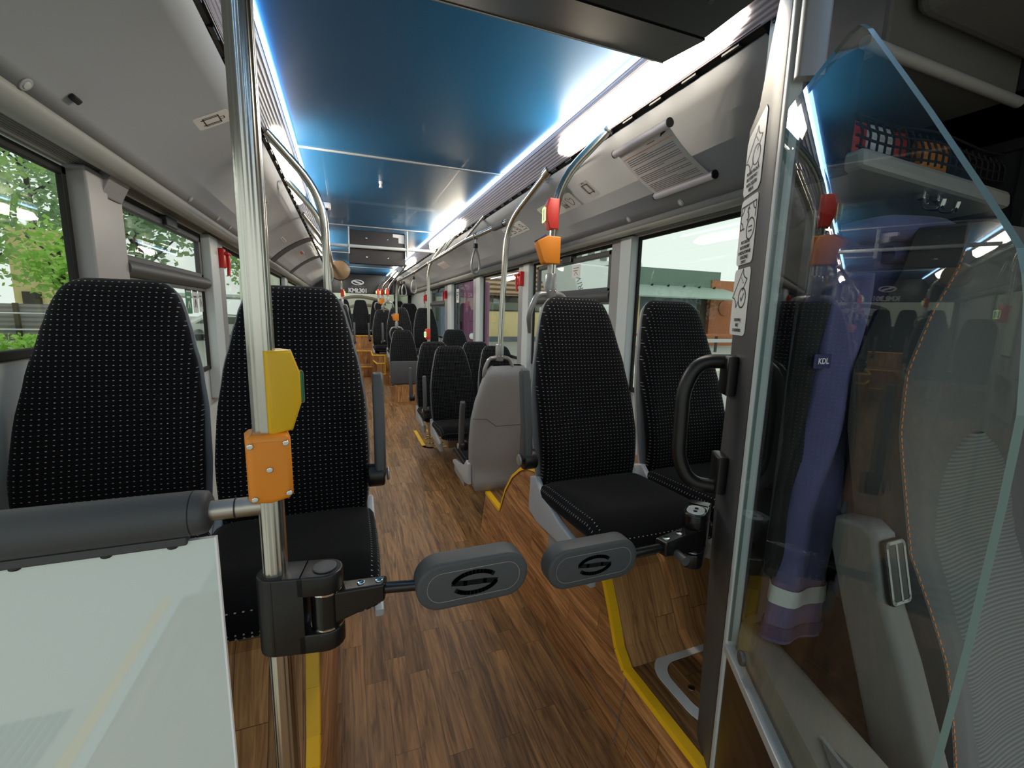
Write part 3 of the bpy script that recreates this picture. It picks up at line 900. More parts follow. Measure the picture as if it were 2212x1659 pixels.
low(s_pl, 1.02, 5.75, 0.10, 'third low window seat, its rounded top in front of the door glass')
# rear axle rows
s_fold = make_seat('f', 0, (0.47, 7.02, 0.04), 'black seat on the wooden box with its cushion folded up, grey underside showing', 'rear right seats')
for ch in list(s_fold.children):
    n = ch.name.split('.')[0]
    if n in ('cushion', 'side_cover', 'side_foot', 'mount'):
        bpy.data.objects.remove(ch, do_unlink=True)
fr = frame((0, -0.035, 0.50), (1, 0, 0), (0, 0.10, 0.995))
MB().slab(rrect(0.43, 0.36, 0.03), 0.045, fr, 0.012).build('folded_cushion', 'dark_plastic', s_fold)
MB().tube([(-0.22, -0.02, 0.29), (0.22, -0.02, 0.29)], 0.016).build('rail', 'chrome', s_fold)
b = MB(); b.box((0.03, -0.03, 0.12), (0.06, 0.0, 0.28)); b.build('bracket', 'steel_brushed', s_fold, smooth=0)
low(s_in_r, 0.49, 7.72, 0.40, 'high aisle seat right behind the folded seat, below the red button pole', group='rear right seats')
low(s_pl, 0.945, 7.72, 0.40, 'high window seat on the right rear, its dark back against the bright window', group='rear right seats')
low(s_in_r, 0.33, 9.05, 0.36, 'slim aisle seat on the right rear steps, at the orange ticket box', group='rear right seats')
low(s_pl, 0.84, 9.05, 0.50, 'window seat on the right rear steps beside the rear wall panel', group='rear right seats')
BENCH = ['left window seat of the rear bench', 'second seat from the left on the rear bench', 'middle seat of the rear bench, facing straight up the aisle', 'second seat from the right on the rear bench, with grey grip loop', 'right window seat of the rear bench']
for x, lb in zip((-0.82, -0.43, -0.045, 0.345, 0.80), BENCH):
    low(s_pl, x, 10.72, 0.58, 'dark ' + lb, group='rear bench seats').scale = (0.85, 1, 1)
# left side behind the front seats, only their edges show
low(s_in_l, -0.49, 7.72, 0.40, 'high aisle seat over the left rear axle, mostly hidden', group='rear left seats')
low(s_pl, -0.945, 7.72, 0.40, 'high window seat over the left rear axle, hidden behind the front left seats', group='rear left seats')

# ------------------------------------------------------------------ poles with grips
def stop_button(label, loc, face, group=None, col='red'):
    """wedge-shaped push button on a pole; face = unit vector the button looks along"""
    f = Vector(face).normalized(); ex = f.cross(Vector((0, 0, 1))).normalized()
    r = thing('stop_button', label, 'button', loc, group=group)
    o = Vector(loc) - ex * 0.024
    fr = lambda u, v, w: o + f * u + Vector((0, 0, 1)) * v + ex * w
    MB().slab([(-0.012, -0.062), (0.028, -0.062), (0.040, -0.03), (0.044, 0.0), (0.044, 0.022), (0.030, 0.062), (-0.012, 0.062)], 0.048, fr, 0.005).build('housing', col, r)
    b = MB(); fo = Vector(loc) + f * 0.043
    b.slab(rrect(0.034, 0.056, 0.004), 0.006, frame(fo + Vector((0, 0, -0.004)), ex * -1, (0, 0, 1)), 0.002)
    bt = b.build('button', 'white_letter' if col == 'red' else 'green_label', r)
    b = MB(); fr2 = frame(fo + f * 0.006 + Vector((0, 0, -0.004)), ex * -1, (0, 0, 1))
    b.stroke(rrect(0.034, 0.056, 0.004, 2), 0.006, fr2, 0.0008, closed=True)
    b.build('light_ring', 'led_green' if col == 'red' else 'alu', bt, smooth=0)
    return r
def ticket_box(label, loc, face, group=None, s=1.0):
    """orange wedge-shaped ticket reader clamped to a pole"""
    f = Vector(face).normalized(); ex = f.cross(Vector((0, 0, 1))).normalized()
    r = thing('ticket_reader', label, 'ticket machine', loc, group=group)
    o = Vector(loc) - ex * 0.031 * s
    fr = lambda u, v, w: o + f * u * s + Vector((0, 0, 1)) * v * s + ex * w * s
    MB().slab([(-0.026, -0.056), (0.038, -0.056), (0.048, -0.048), (0.076, 0.032), (0.072, 0.038), (0.030, 0.060), (-0.026, 0.056)], 0.062, fr, 0.005).build('housing', 'orange', r)
    MB().slab([(0.034, 0.058), (0.074, 0.036), (0.078, 0.040), (0.038, 0.066)], 0.05, lambda u, v, w: fr(u, v, w + 0.006), 0.002).build('reader_window', 'navy_dark', r)
    b = MB()
    for v in (-0.044, 0.044):
        b.slab(circ(0.004, 10, -0.018, v), 0.002, lambda u, v2, w: fr(u, v2, 0.062 + w), 0.0005)
    b.build('screw', 'steel', r)
    return r
def grip(r, x, y, z, sx=-1, w=0.085, drop=0.17, ay=0.05):
    """grey socket at a pole foot with two curved arms running down to a seat shell"""
    b = MB(); b.tube([(x, y, z + 0.055), (x, y, z + 0.05), (x, y, z - 0.045), (x, y, z - 0.052)], [0.023, 0.026, 0.026, 0.022], seg=20)
    g = b.build('grip_socket', 'grip_grey', r)
    for s in (-1, 1):
        pts = bend([(x + s * 0.015, y, z - 0.03), (x + s * w * 0.75, y, z - 0.035), (x + s * w * 1.15, y + 0.005, z - 0.12), (x + s * w * 0.85, y + ay, z - 0.03 - drop)], 0.08, 7)
        MB().tube(pts, [0.0125] * (len(pts) - 3) + [0.012, 0.011, 0.009], seg=12).build('grip_arm', 'grip_grey', r)
    b = MB()
    for s in (-1, 1): b.ball((x + s * 0.012, y - 0.0255, z - 0.02), 0.004)
    b.build('screw', 'steel', g)
def hand_pole(label, pts, r=0.0175, br=0.12, name='hand_pole', group=None):
    t = thing(name, label, 'pole', pts[0], group=group)
    MB().tube(bend(pts, br, 8), r, seg=28, flute=0.02, nfl=14).build('tube', 'steel', t, smooth=60)
    return t
GP = 'hand poles on the right'
# pole at the front right seats
p = hand_pole('bent steel pole behind the front right aisle seat, with red button and orange box', [(0.478, 1.76, 1.60), (0.490, 1.76, 2.03), (0.668, 1.665, 2.235)], br=0.14)
grip(p, 0.478, 1.76, 1.605)
stop_button('red stop button with lit green frame on the front right pole, above the orange box', (0.486, 1.76, 1.905), (-0.96, 0.12, 0))
ticket_box('large orange ticket box on the front right pole, below the red button', (0.482, 1.76, 1.755), (-0.96, 0.16, 0), s=1.0)
MB().tube([(0.664, 1.668, 2.228), (0.672, 1.662, 2.242)], 0.026, seg=16).build('ceiling_foot', 'steel', p)
# pole at the shell seat
p = hand_pole('bent steel pole with grey grip on the grey shell back seat', [(0.545, 2.62, 1.22), (0.578, 2.62, 2.02), (0.668, 2.25, 2.235)], br=0.16)
grip(p, 0.545, 2.62, 1.24, w=0.09, drop=0.2)
MB().tube([(0.664, 2.268, 2.226), (0.672, 2.232, 2.243)], 0.026, seg=16).build('ceiling_foot', 'steel', p)
# long rail with straps
r = thing('grab_rail', 'long steel grab rail with hanging straps along the right side, under the lamp cover', 'rail', (0.57, 2.62, 2.045))
MB().tube([(0.585, 2.63, 2.045), (0.545, 3.5, 2.05), (0.55, 5.15, 2.05)], 0.017, seg=20).build('tube', 'steel', r, smooth=60)
for y in (3.62, 4.55, 4.72):
    MB().tube(bend([(0.548, y, 2.05), (0.60, y - 0.08, 2.13), (0.668, y - 0.22, 2.235)], 0.05), 0.012, seg=12).build('support', 'steel', r, smooth=60)
MB().tube([(0.583, 2.68, 2.045), (0.575, 2.86, 2.046)], 0.021, seg=18).build('sleeve', 'dark_plastic', r, smooth=60)
p = hand_pole('steel pole from floor to lamp cover behind the low seats, red button at seat height', [(0.535, 5.16, 0.0), (0.54, 5.16, 2.02), (0.67, 4.85, 2.235)], br=0.16)
MB().slab(circ(0.04), 0.012, frame((0.535, 5.16, 0.0), (1, 0, 0), (0, 1, 0)), 0.004).build('floor_flange', 'steel', p)
stop_button('red stop button low on the middle right pole, just above the low seats', (0.537, 5.16, 1.235), (-0.9, -0.43, 0))
# second rail bending down into a pole at the folded seat
p = hand_pole('steel rail that bends down into a pole at the folded seat', [(0.545, 5.2, 2.05), (0.47, 5.6, 1.99), (0.415, 7.26, 1.96), (0.40, 7.30, 1.75), (0.395, 7.30, 1.30)], br=0.14, name='grab_rail')
grip(p, 0.395, 7.30, 1.27, w=0.10, drop=0.2)
ticket_box('orange ticket box on the pole at the folded seat', (0.396, 7.30, 1.40), (-0.95, -0.3, 0), s=1.0)
p = hand_pole('steel pole at the high right rear aisle seat with red button, bent to the lamps', [(0.335, 8.05, 1.62), (0.335, 8.05, 1.90), (0.62, 7.7, 2.28)], br=0.15)
grip(p, 0.335, 8.05, 1.68)
stop_button('red stop button on the pole at the high right rear aisle seat', (0.335, 8.05, 1.83), (-0.95, -0.3, 0))
p = hand_pole('nearer of two thin poles by the rear bench, with red button and orange box', [(0.335, 9.3, 1.55), (0.335, 9.3, 1.98), (0.60, 9.0, 2.28)], br=0.12)
grip(p, 0.335, 9.3, 1.55)
stop_button('red stop button on the nearer thin pole by the rear bench', (0.335, 9.3, 1.87), (-0.95, -0.3, 0))
ticket_box('small orange ticket box by the rear bench', (0.335, 9.3, 1.69), (-0.95, -0.3, 0))
p = hand_pole('farther of two thin poles by the rear bench, with red button', [(0.335, 10.5, 1.68), (0.335, 10.5, 2.05), (0.60, 10.2, 2.28)], br=0.12)
grip(p, 0.335, 10.5, 1.72)
stop_button('red stop button on the farther thin pole by the rear bench', (0.335, 10.5, 1.92), (-0.95, -0.3, 0))
# straps
def strap(label, x, y, z, turn=0.2, h=0.25):
    t = thing('hanging_strap', label, 'strap', (x, y, z), group='hanging straps')
    ex = Vector((math.sin(turn), math.cos(turn), 0))
    P = lambda u, v: Vector((x, y, z)) + ex * u + Vector((0, 0, v))
    K = 28
    loop = []
    for i in range(K + 1):
        a = 2 * PI * i / K
        rr = 0.5 - 0.5 * math.cos(a)
        loop.append(P(0.050 * math.sin(a) * (0.30 + 0.70 * rr ** 1.2), -0.085 - (h - 0.085) * rr))
    MB().tube(loop, 0.0078, seg=10).build('loop', 'grip_grey', t)
    MB().slab(rrect(0.03, 0.036, 0.005, cx=0, cy=-0.07), 0.02, lambda u, v, w: P(u, v) + ex.cross(Vector((0, 0, 1))) * (w - 0.01), 0.004).build('clamp', 'black_satin', t)
    MB().tube([P(0.02 * math.cos(a), 0.0 + 0.024 * math.sin(a)) for a in [2 * PI * i / 16 for i in range(17)]], 0.005, seg=8).build('ring', 'grip_grey', t)
    b = MB(); b.tube([P(0, -0.02), P(0, -0.06)], 0.006, seg=8); b.build('link', 'steel', t)
strap('grey looped hand strap nearest the front, on the right rail', 0.556, 3.24, 2.05, 1.35, 0.27)
strap('second grey hand strap, on the bent right rail behind the middle pole', 0.455, 5.75, 1.985, 1.3, 0.26)
strap('third grey hand strap on the bent right rail, overlapping the last one', 0.43, 6.55, 1.972, 1.5, 0.26)
strap('last grey hand strap on the bent right rail near the folded seat', 0.42, 6.9, 1.965, 1.0, 0.24)
strap('grey hand strap on the left rail, crossing the dark band of the left panel', -0.50, 4.45, 2.04, 1.3, 0.30)
# left side poles, one behind another
hand_pole('first bent steel pole at the left, dropping behind the front left aisle seat', [(-0.43, 2.42, 0.0), (-0.446, 2.42, 2.03), (-0.66, 2.28, 2.24)], 0.0185, 0.2)
hand_pole('second bent steel pole at the left, close behind the first', [(-0.455, 3.1, 0.05), (-0.47, 3.1, 2.03), (-0.662, 3.05, 2.24)], 0.0175, 0.2)
hand_pole('third steel pole at the left, by the round brown mirror', [(-0.485, 4.2, 0.05), (-0.49, 4.2, 2.03), (-0.662, 4.0, 2.24)], 0.0175, 0.2)
r = thing('grab_rail', 'steel grab rail along the left lamp cover, reaching back from the poles', 'rail', (-0.6, 3.2, 2.15))
MB().tube([(-0.47, 3.1, 2.04), (-0.49, 4.2, 2.04), (-0.50, 6.2, 2.04)], 0.017, seg=20).build('tube', 'steel', r, smooth=60)
for y in (4.9, 5.9): MB().tube(bend([(-0.495, y, 2.04), (-0.6, y, 2.15), (-0.664, y - 0.1, 2.24)], 0.05), 0.013, seg=12).build('support', 'steel', r, smooth=60)
p = hand_pole('last steel pole at the left with red button', [(-0.42, 8.05, 1.5), (-0.42, 8.05, 2.0), (-0.64, 7.8, 2.26)], br=0.15)
grip(p, -0.42, 8.05, 1.62)
stop_button('red stop button on the last left pole, above the grip', (-0.42, 8.05, 1.78), (0.95, -0.3, 0))
stop_button('red stop button on the third left pole, at the edge of the front left seat', (-0.487, 4.2, 1.565), (0.9, -0.4, 0))
# round mirror at the left
t = thing('round_mirror', 'round brown-tinted mirror with dark rim under the left lamp cover', 'mirror', (-0.42, 6.0, 1.98))
fr = frame((-0.42, 6.0, 1.98), (1, 0.15, 0), (0, 0, 1))
MB().slab(circ(0.125, 36), 0.03, fr, 0.01).build('rim', 'black_satin', t)
MB().slab(circ(0.117, 36), 0.004, lambda u, v, w: fr(u, v, 0.03 + w), 0.001).build('mirror_face', 'mirror_brown', t)
MB().tube([(-0.42, 6.01, 1.98), (-0.5, 6.0, 2.04)], 0.009, seg=10).build('arm', 'steel', t)
# hanging monitor on a cross tube
t = thing('hanging_display', 'dark flat display box seen from behind on a pale cross tube under the blue ceiling', 'screen', (-0.02, 4.9, 2.13))
fr = frame((-0.02, 4.905, 2.135), (1, 0, 0), (0, 0, 1))
b = MB(); b.slab(rrect(0.565, 0.335, 0.012, cx=-0.012, cy=0.0), 0.06, lambda u, v, w: fr(u, v, -w), 0.006)
hs = b.build('housing', 'display_dark', t)
b = MB()
for u in (-0.12, 0.09):
    for v in (-0.095, 0.095): b.slab(circ(0.009, 14, u, v), 0.003, fr, 0.001)
b.build('screw', 'chrome', hs)
MB().slab([(0.145, 0.155), (0.262, 0.150), (0.262, 0.062), (0.202, 0.066), (0.202, 0.118), (0.145, 0.122)], 0.002, fr, 0.0004).build('label_sticker', 'white_letter', hs)
MB().tube([(-0.52, 4.87, 2.135), (0.56, 4.87, 2.135)], 0.017, seg=16).build('cross_tube', 'pillar_pale', t, smooth=60)
for x in (-0.31, 0.268):
    b = MB(); b.box((x - 0.006, 4.85, 2.06), (x + 0.006, 4.91, 2.32)); b.build('bracket', 'pillar_pale', t, smooth=0)
# white camera pod at the left ceiling edge
t = thing('ceiling_camera', 'small white camera pod on the ceiling edge behind the first left pole', 'camera', (-0.50, 4.05, 2.30))
MB().slab(rrect(0.10, 0.09, 0.02), 0.05, frame((-0.50, 4.05, 2.30), (1, 0, 0), (0, 1, 0)), 0.012).build('housing', 'white_letter', t)
MB().ball((-0.48, 4.02, 2.298), 0.012).build('lens', 'black_gloss', t)
# ------------------------------------------------------------------ front left: pole, boxes, padded bar, glass, gate
PX, PY = -0.485, 0.76
p = thing('hand_pole', 'thick fluted steel pole in the front left foreground carrying the yellow and orange boxes', 'pole', (PX, PY, 0.27))
MB().tube([(PX, PY, 0.27), (PX, PY, 2.34)], 0.0190, seg=84, flute=0.022, nfl=14).build('tube', 'steel', p, smooth=70)
MB().slab(circ(0.04, 28), 0.014, frame((PX, PY, 0.27), (1, 0, 0), (0, 1, 0)), 0.004).build('foot_flange', 'steel', p)
# yellow door button
f = Vector((0.86, 0.5, 0)).normalized()
t = thing('door_button', 'yellow push button housing with green label on the foreground pole', 'button', (PX, PY, 1.35))
ex = f.cross(Vector((0, 0, 1)))
o = Vector((PX, PY, 1.352)) - ex * 0.026 + f * 0.002
fr = lambda u, v, w: o + f * u + Vector((0, 0, 1)) * v + ex * w
hz = MB().slab([(-0.006, -0.066), (0.030, -0.062), (0.046, -0.020), (0.046, 0.030), (0.034, 0.066), (-0.006, 0.066)], 0.052, fr, 0.006).build('housing', 'yellow_button', t)
fo = Vector((PX, PY, 1.352)) + f * 0.049
bt = MB().slab(rrect(0.036, 0.050, 0.004, cy=0.005), 0.005, frame(fo, ex * -1, (0, 0, 1)), 0.0015).build('button', 'green_label', t)
b = MB(); b.stroke(rrect(0.036, 0.050, 0.004, 2, cy=0.005), 0.004, frame(fo + f * 0.0048, ex * -1, (0, 0, 1)), closed=True); b.build('rim', 'alu', bt, smooth=0)
text('lettering', 'Door', 0.012, 'white_letter', fo + f * 0.005 + Vector((0, 0, 0.008)), ex * -1, (0, 0, 1), bt)
# orange clamp
t = thing('pole_clamp', 'orange screwed plastic clamp around the foreground pole, below the yellow button', 'clamp', (PX, PY, 1.236))
b = MB()
fr = lambda u, v, w: Vector((PX, PY, 1.236)) + Vector((0.98, 0.2, 0)) * u + Vector((-0.2, 0.98, 0)) * w + Vector((0, 0, 1)) * v
outl = [(-0.030, -0.047), (-0.024, -0.053), (0.0, -0.057), (0.026, -0.053), (0.032, -0.046), (0.032, 0.046), (0.027, 0.053), (0.0, 0.055), (-0.024, 0.055), (-0.030, 0.050)]
MB().slab(outl, 0.060, lambda u, v, w: fr(u, v, w - 0.032), 0.010, nb=4).build('body', 'orange', t)
for u, v in ((-0.024, 0.040), (0.024, 0.040), (-0.022, -0.044), (0.025, -0.042), (0.0, 0.0)):
    MB().slab(circ(0.0045, 14, u, v), 0.003, lambda a, c, w: fr(a, c, -0.0318 - w), 0.001).build('screw', 'chrome', t)
# padded bar
BZ = 1.168
t = thing('padded_bar', 'dark grey padded bar across the front left, running from the foreground pole to the wall', 'bar', (-0.84, PY, BZ))
MB().tube([(PX - 0.012, PY, BZ), (-1.2, PY, BZ)], 0.0155, seg=20).build('steel_tube', 'steel_brushed', t, smooth=60)
MB().tube([(PX - 0.048, PY, BZ), (PX - 0.050, PY, BZ)], 0.0168, seg=20).build('sleeve_ring', 'black_satin', t)
MB().tube([(-0.5675, PY, BZ), (-0.572, PY, BZ), (-0.578, PY, BZ), (-0.585, PY, BZ), (-1.195, PY, BZ)], [0.024, 0.0315, 0.033, 0.0338, 0.0338], seg=40).build('foam_sleeve', 'pad_rubber', t, smooth=50)
b = MB(); b.tube([(-0.589, PY, BZ), (-0.5905, PY, BZ)], 0.0341, seg=40); b.build('sleeve_seam', 'black_rubber', t)
b = MB(); b.box((-1.2, PY - 0.010, BZ - 0.048), (-0.600, PY + 0.010, BZ - 0.034)); b.build('glass_channel', 'pad_rubber', t, smooth=0, bevel=0.003)
for x in (-0.62, -0.70, -0.80, -0.95):
    b = MB(); b.ball((x, PY - 0.004, BZ - 0.049), 0.006, sq=(1.2, 1, 0.6)); b.build('rivet', 'black_satin', t)
t = thing('glass_screen', 'pale frosted glass panel under the padded bar at the front left', 'glass panel', (-0.88, PY, 0.0))
b = MB(); b.box((-1.2, PY - 0.004, 0.28), (-0.566, PY + 0.004, 1.125)); b.build('pane', 'frosted', t, smooth=0)
b = MB(); b.box((-0.566, PY - 0.004, 0.28), (-0.563, PY + 0.004, 1.125)); b.build('pane_edge', 'white_letter', t, smooth=0)
b = MB(); b.box((-1.2, PY - 0.008, 0.268), (-0.56, PY + 0.008, 0.285)); b.build('bottom_channel', 'alu', t, smooth=0)

def emblem(parent, fr, a, b_, mat, cut, h=0.0008):
    out, s1, s2 = logo_strokes(a, b_)
    e = MB().fill(out, fr, h).build('emblem', mat, parent, smooth=0)
    mb = MB(); mb.fill(s1, fr, h + 0.0008); mb.fill(s2, fr, h + 0.0008); mb.build('emblem_slit', cut, e, smooth=0)

def gate(label, hinge, pad_c, side, pad_len=0.212, pad_h=0.086):
    """swing gate: clamp block + hinge barrel, tapered arm, rod, padded paddle"""
    hx, hy, hz = hinge; d = side
    t = thing('swing_gate', label, 'gate', hinge, group=None)
    return t
# left gate, clamped to the foreground pole
t = thing('swing_gate', 'black swing gate paddle clamped to the foreground pole, reaching into the aisle', 'gate', (PX, PY, 0.98))
fr = lambda u, v, w: Vector((PX, PY, 0.98)) + Vector((0.985, -0.17, 0)) * u + Vector((0.17, 0.985, 0)) * w + Vector((0, 0, 1)) * v
top = [(0.0, -0.027)] + [(-0.027 * math.cos(a), -0.027 * math.sin(a)) for a in [PI / 2 + 0 * i for i in range(0)]]
def capsule(x0, x1, r, n=10):
    pts = []
    for i in range(n + 1): a = PI / 2 + PI * i / n; pts.append((x0 + r * math.cos(a), r * math.sin(a)))
    for i in range(n + 1): a = -PI / 2 + PI * i / n; pts.append((x1 + r * math.cos(a), r * math.sin(a)))
    return pts
frh = lambda u, v, w: fr(u, w, v)        # horizontal outline, extruded upwards
b = MB()
lc = capsule(0.0, 0.077, 0.029)
b.slab(lc[:11] + [(0.048, -0.029), (0.048, 0.029)], 0.138, lambda u, v, w: frh(u, v, -0.069 + w), 0.003)
for z0_ in (0.034, -0.069): b.slab([(0.040, 0.029), (0.040, -0.029)] + lc[11:], 0.035, lambda u, v, w: frh(u, v, z0_ + w), 0.003)
b.slab([(-0.0012, -0.0296), (0.0012, -0.0296), (0.0012, -0.02), (-0.0012, -0.02)], 0.132, lambda u, v, w: frh(u, v, -0.066 + w), 0.0003)
b.build('hinge_block', 'black_satin', t)
MB().slab(circ(0.019, 24, 0.077, 0), 0.003, lambda u, v, w: frh(u, v, 0.069 + w), 0.001).build('pivot_cap', 'post_grey', t)
b = MB(); b.tube([fr(0.078, -0.032, 0), fr(0.078, 0.032, 0)], 0.0255, seg=28); brl = b.build('hinge_barrel', 'black_gloss', t, smooth=60)
b = MB()
for v in (-0.032, 0.032): b.tube([fr(0.078, v - 0.0016, 0), fr(0.078, v + 0.0016, 0)], 0.0268, seg=28)
b.build('washer', 'chrome', brl, smooth=60)
PADY, PADZ, PADX0, PADX1 = 0.705, 1.011, -0.265, -0.060
A0 = fr(0.085, 0.0, 0.0); A1 = Vector((-0.312, 0.722, 1.006))
def arm_between(a, c, h0, h1, w0, w1, name, parent):
    a, c = Vector(a), Vector(c); d = (c - a).normalized(); sd = d.cross(Vector((0, 0, 1))).normalized()
    pts = []
    for q, h, wd in ((a, h0, w0), (c, h1, w1)):
        for du, dv in ((-1, -1), (1, -1), (1, 1), (-1, 1)): pts.append(q + sd * wd * du + Vector((0, 0, 1)) * (h * dv))
    b = MB(); b.hexa([pts[0], pts[1], pts[5], pts[4], pts[3], pts[2], pts[6], pts[7]])
    return b.build(name, 'black_gloss', parent, smooth=0, bevel=0.004, bseg=3)
am = arm_between(A0, A1, 0.031, 0.016, 0.018, 0.014, 'arm', t)
up = Vector((0, 0, 1))
for k in (0.55, 0.88):
    q = A0.lerp(A1, k) + up * (0.031 + (0.016 - 0.031) * k)
    MB().slab(circ(0.0065, 14), 0.003, frame(q - up * 0.0005, (1, 0, 0), (0, 1, 0)), 0.001).build('screw', 'chrome', am)
MB().tube([A1, (PADX0 + 0.012, PADY + 0.002, PADZ - 0.002)], 0.0095, seg=18).build('rod', 'black_gloss', t, smooth=60)
def paddle(t, x0, x1, y, z, h, th=0.046):
    L_ = x1 - x0; cx_ = (x0 + x1) / 2
    fr = lambda u, v, w: Vector((cx_ + u, y - th / 2 + w, z + v))
    pd = MB().slab([(-c[0], c[1]) for c in rrect(L_, h, h / 2 - 0.001, 10)], th, fr, 0.007, nb=4).build('pad', 'pad_rubber', t, smooth=50)
    ff = frame((cx_, y - th / 2, z), (1, 0, 0), (0, 0, 1))
    b = MB(); b.stroke(rrect(L_ - 0.036, h - 0.034, (h - 0.034) / 2 - 0.001, 8), 0.0012, ff, 0.0004, closed=True); b.build('pad_groove', 'grip_grey', pd, smooth=0)
    b = MB(); ea, eb = 0.040, 0.0195
    for sg in (1, -1):
        arc = [(sg * ea * math.cos(math.radians(a_)), sg * eb * math.sin(math.radians(a_))) for a_ in range(33, 172, 10)]
        b.stroke(arc, 0.0078, ff, 0.0009)
    b.stroke([(-ea * 0.97, eb * 0.22), (-ea * 0.45, eb * 0.06), (ea * 0.45, -eb * 0.06), (ea * 0.97, -eb * 0.22)], 0.0095, ff, 0.0009)
    b.build('emblem', 'logo_dark', pd, smooth=0)
    return pd
paddle(t, PADX0, PADX1, PADY, PADZ, 0.088)
# right gate on the cab post
t = thing('swing_gate', 'black swing gate paddle hinged on the dark cab post, pointing at the other paddle', 'gate', (0.52, 0.80, 0.90))
HX, HY, HZ = 0.490, 0.842, 0.905
fr = lambda u, v, w: Vector((HX, HY, HZ)) + Vector((-0.80, -0.60, 0)) * u + Vector((0.60, -0.80, 0)) * w + Vector((0, 0, 1)) * v
frh = lambda u, v, w: fr(u, w, v)
b = MB()
b.slab(capsule(-0.012, 0.012, 0.0285), 0.040, lambda u, v, w: frh(u, v, 0.034 + w), 0.004)
b.slab(capsule(-0.012, 0.012, 0.0285), 0.040, lambda u, v, w: frh(u, v, -0.074 + w), 0.004)
b.slab([(-0.075, -0.027), (-0.034, -0.027), (-0.034, 0.027), (-0.075, 0.027)], 0.148, lambda u, v, w: frh(u, v, -0.074 + w), 0.003)
b.slab([(-0.045, -0.0275), (0.0, -0.0275), (0.0, 0.0275), (-0.045, 0.0275)], 0.040, lambda u, v, w: frh(u, v, 0.034 + w), 0.001)
b.slab([(-0.045, -0.0275), (0.0, -0.0275), (0.0, 0.0275), (-0.045, 0.0275)], 0.040, lambda u, v, w: frh(u, v, -0.074 + w), 0.001)
b.build('hinge_block', 'black_gloss', t)
cp = MB().slab(capsule(-0.008, 0.008, 0.022), 0.002, lambda u, v, w: frh(u, v, 0.074 + w), 0.0008).build('pivot_cap', 'pillar_pale', t)
b = MB()
for u in (-0.008, 0.012): b.slab(circ(0.005, 12, u, 0), 0.002, lambda a, c, w: frh(a, c, 0.0758 + w), 0.0005)
b.build('screw', 'black_matt', cp)
b = MB(); b.tube([fr(0.006, -0.032, 0), fr(0.006, 0.032, 0)], 0.0245, seg=28); brl = b.build('hinge_barrel', 'black_gloss', t, smooth=60)
b = MB()
for v in (-0.033, 0.033): b.tube([fr(0.006, v - 0.0016, 0), fr(0.006, v + 0.0016, 0)], 0.0262, seg=28)
b.build('washer', 'chrome', brl, smooth=60)
A0 = Vector((0.470, 0.825, 0.912)); A1 = Vector((0.345, 0.80, 0.922))
am = arm_between(A0, A1, 0.029, 0.018, 0.020, 0.017, 'arm', t)
for k in (0.45, 0.85):
    q = A0.lerp(A1, k) + up * (0.029 + (0.018 - 0.029) * k)
    MB().slab(circ(0.009, 14), 0.003, frame(q - up * 0.0005, (1, 0, 0), (0, 1, 0)), 0.001).build('screw', 'chrome', am)
MB().tube([(0.388, 0.795, 0.905), (0.386, 0.765, 0.902), (0.386, 0.755, 0.902)], [0.010, 0.0115, 0.0115], seg=16).build('locking_pin', 'post_grey', t)
MB().tube([A1, (0.245, 0.795, 0.925)], 0.0105, seg=18).build('rod', 'black_gloss', t, smooth=60)
paddle(t, 0.025, 0.252, 0.79, 0.935, 0.094)

# ------------------------------------------------------------------ cab post, door glass
U = Vector((0.4894, 0.8721, 0)); NR = Vector((0.8721, -0.4894, 0)); P0 = Vector((0.5, 0.72, 0)); ZU = Vector((0, 0, 1))
CF = lambda tt, z, off=0.0: P0 + U * tt + ZU * z + NR * off        # in the plane of the door glass
t = thing('cab_post', 'dark grey cab post plate with three white notices, right of the aisle', 'post', (0.55, 0.80, 0.0))
frp = lambda u, v, w: CF(u, v, w)
plate = [(0.0, 0.0), (0.095, 0.0), (0.138, 0.5), (0.168, 0.95), (0.165, 1.1), (0.158, 1.35), (0.18, 1.793), (0.185, 1.945), (0.136, 1.98), (0.098, 2.107), (0.07, 2.19), (0.06, 2.36), (0.0, 2.36)]
pl = MB().slab([(u + 0.012, v) for u, v in plate], 0.045, frp, 0.006).build('plate', 'post_grey', t)
b = MB(); b.slab([(-0.017, 0.0), (0.004, 0.0), (0.004, 2.36), (-0.017, 2.36)], 0.03, lambda u, v, w: frp(u, v, w - 0.004), 0.006)
b.build('edge_profile', 'pillar_pale', t)
b = MB(); b.slab([(0.004, 0.0), (0.014, 0.0), (0.014, 2.36), (0.004, 2.36)], 0.02, frp, 0.001); b.build('gap_seal', 'black_rubber', t)
b = MB(); b.slab([(-0.05, 1.95), (-0.026, 1.95), (-0.026, 2.36), (-0.05, 2.36)], 0.05, lambda u, v, w: frp(u, v, w), 0.006); b.build('corner_profile', 'pillar_grey', t)
# curved grab handle on the post
h = thing('grab_bar', 'curved black grab handle on the aisle side of the dark cab post', 'grab bar', CF(0.13, 1.2))
pts = bend([CF(0.140, 1.375, 0.0), CF(0.140, 1.372, -0.085), CF(0.138, 1.30, -0.118), CF(0.132, 1.11, -0.118), CF(0.127, 1.045, -0.085), CF(0.122, 1.04, 0.0)], 0.06, 8)
MB().tube(pts, 0.0185, seg=20).build('bar', 'black_satin', h, smooth=70)
for z, dz in ((1.345, 1), (1.075, -1)):
    fr2 = lambda u, v, w, z=z: CF(0.108 + u, z + v, -w)
    MB().slab([(-0.012, -0.055 if dz > 0 else -0.045), (0.05, -0.055 if dz > 0 else -0.045), (0.052, 0.045 if dz > 0 else 0.055), (-0.014, 0.045 if dz > 0 else 0.055)], 0.028, fr2, 0.008).build('mount', 'black_satin', h)
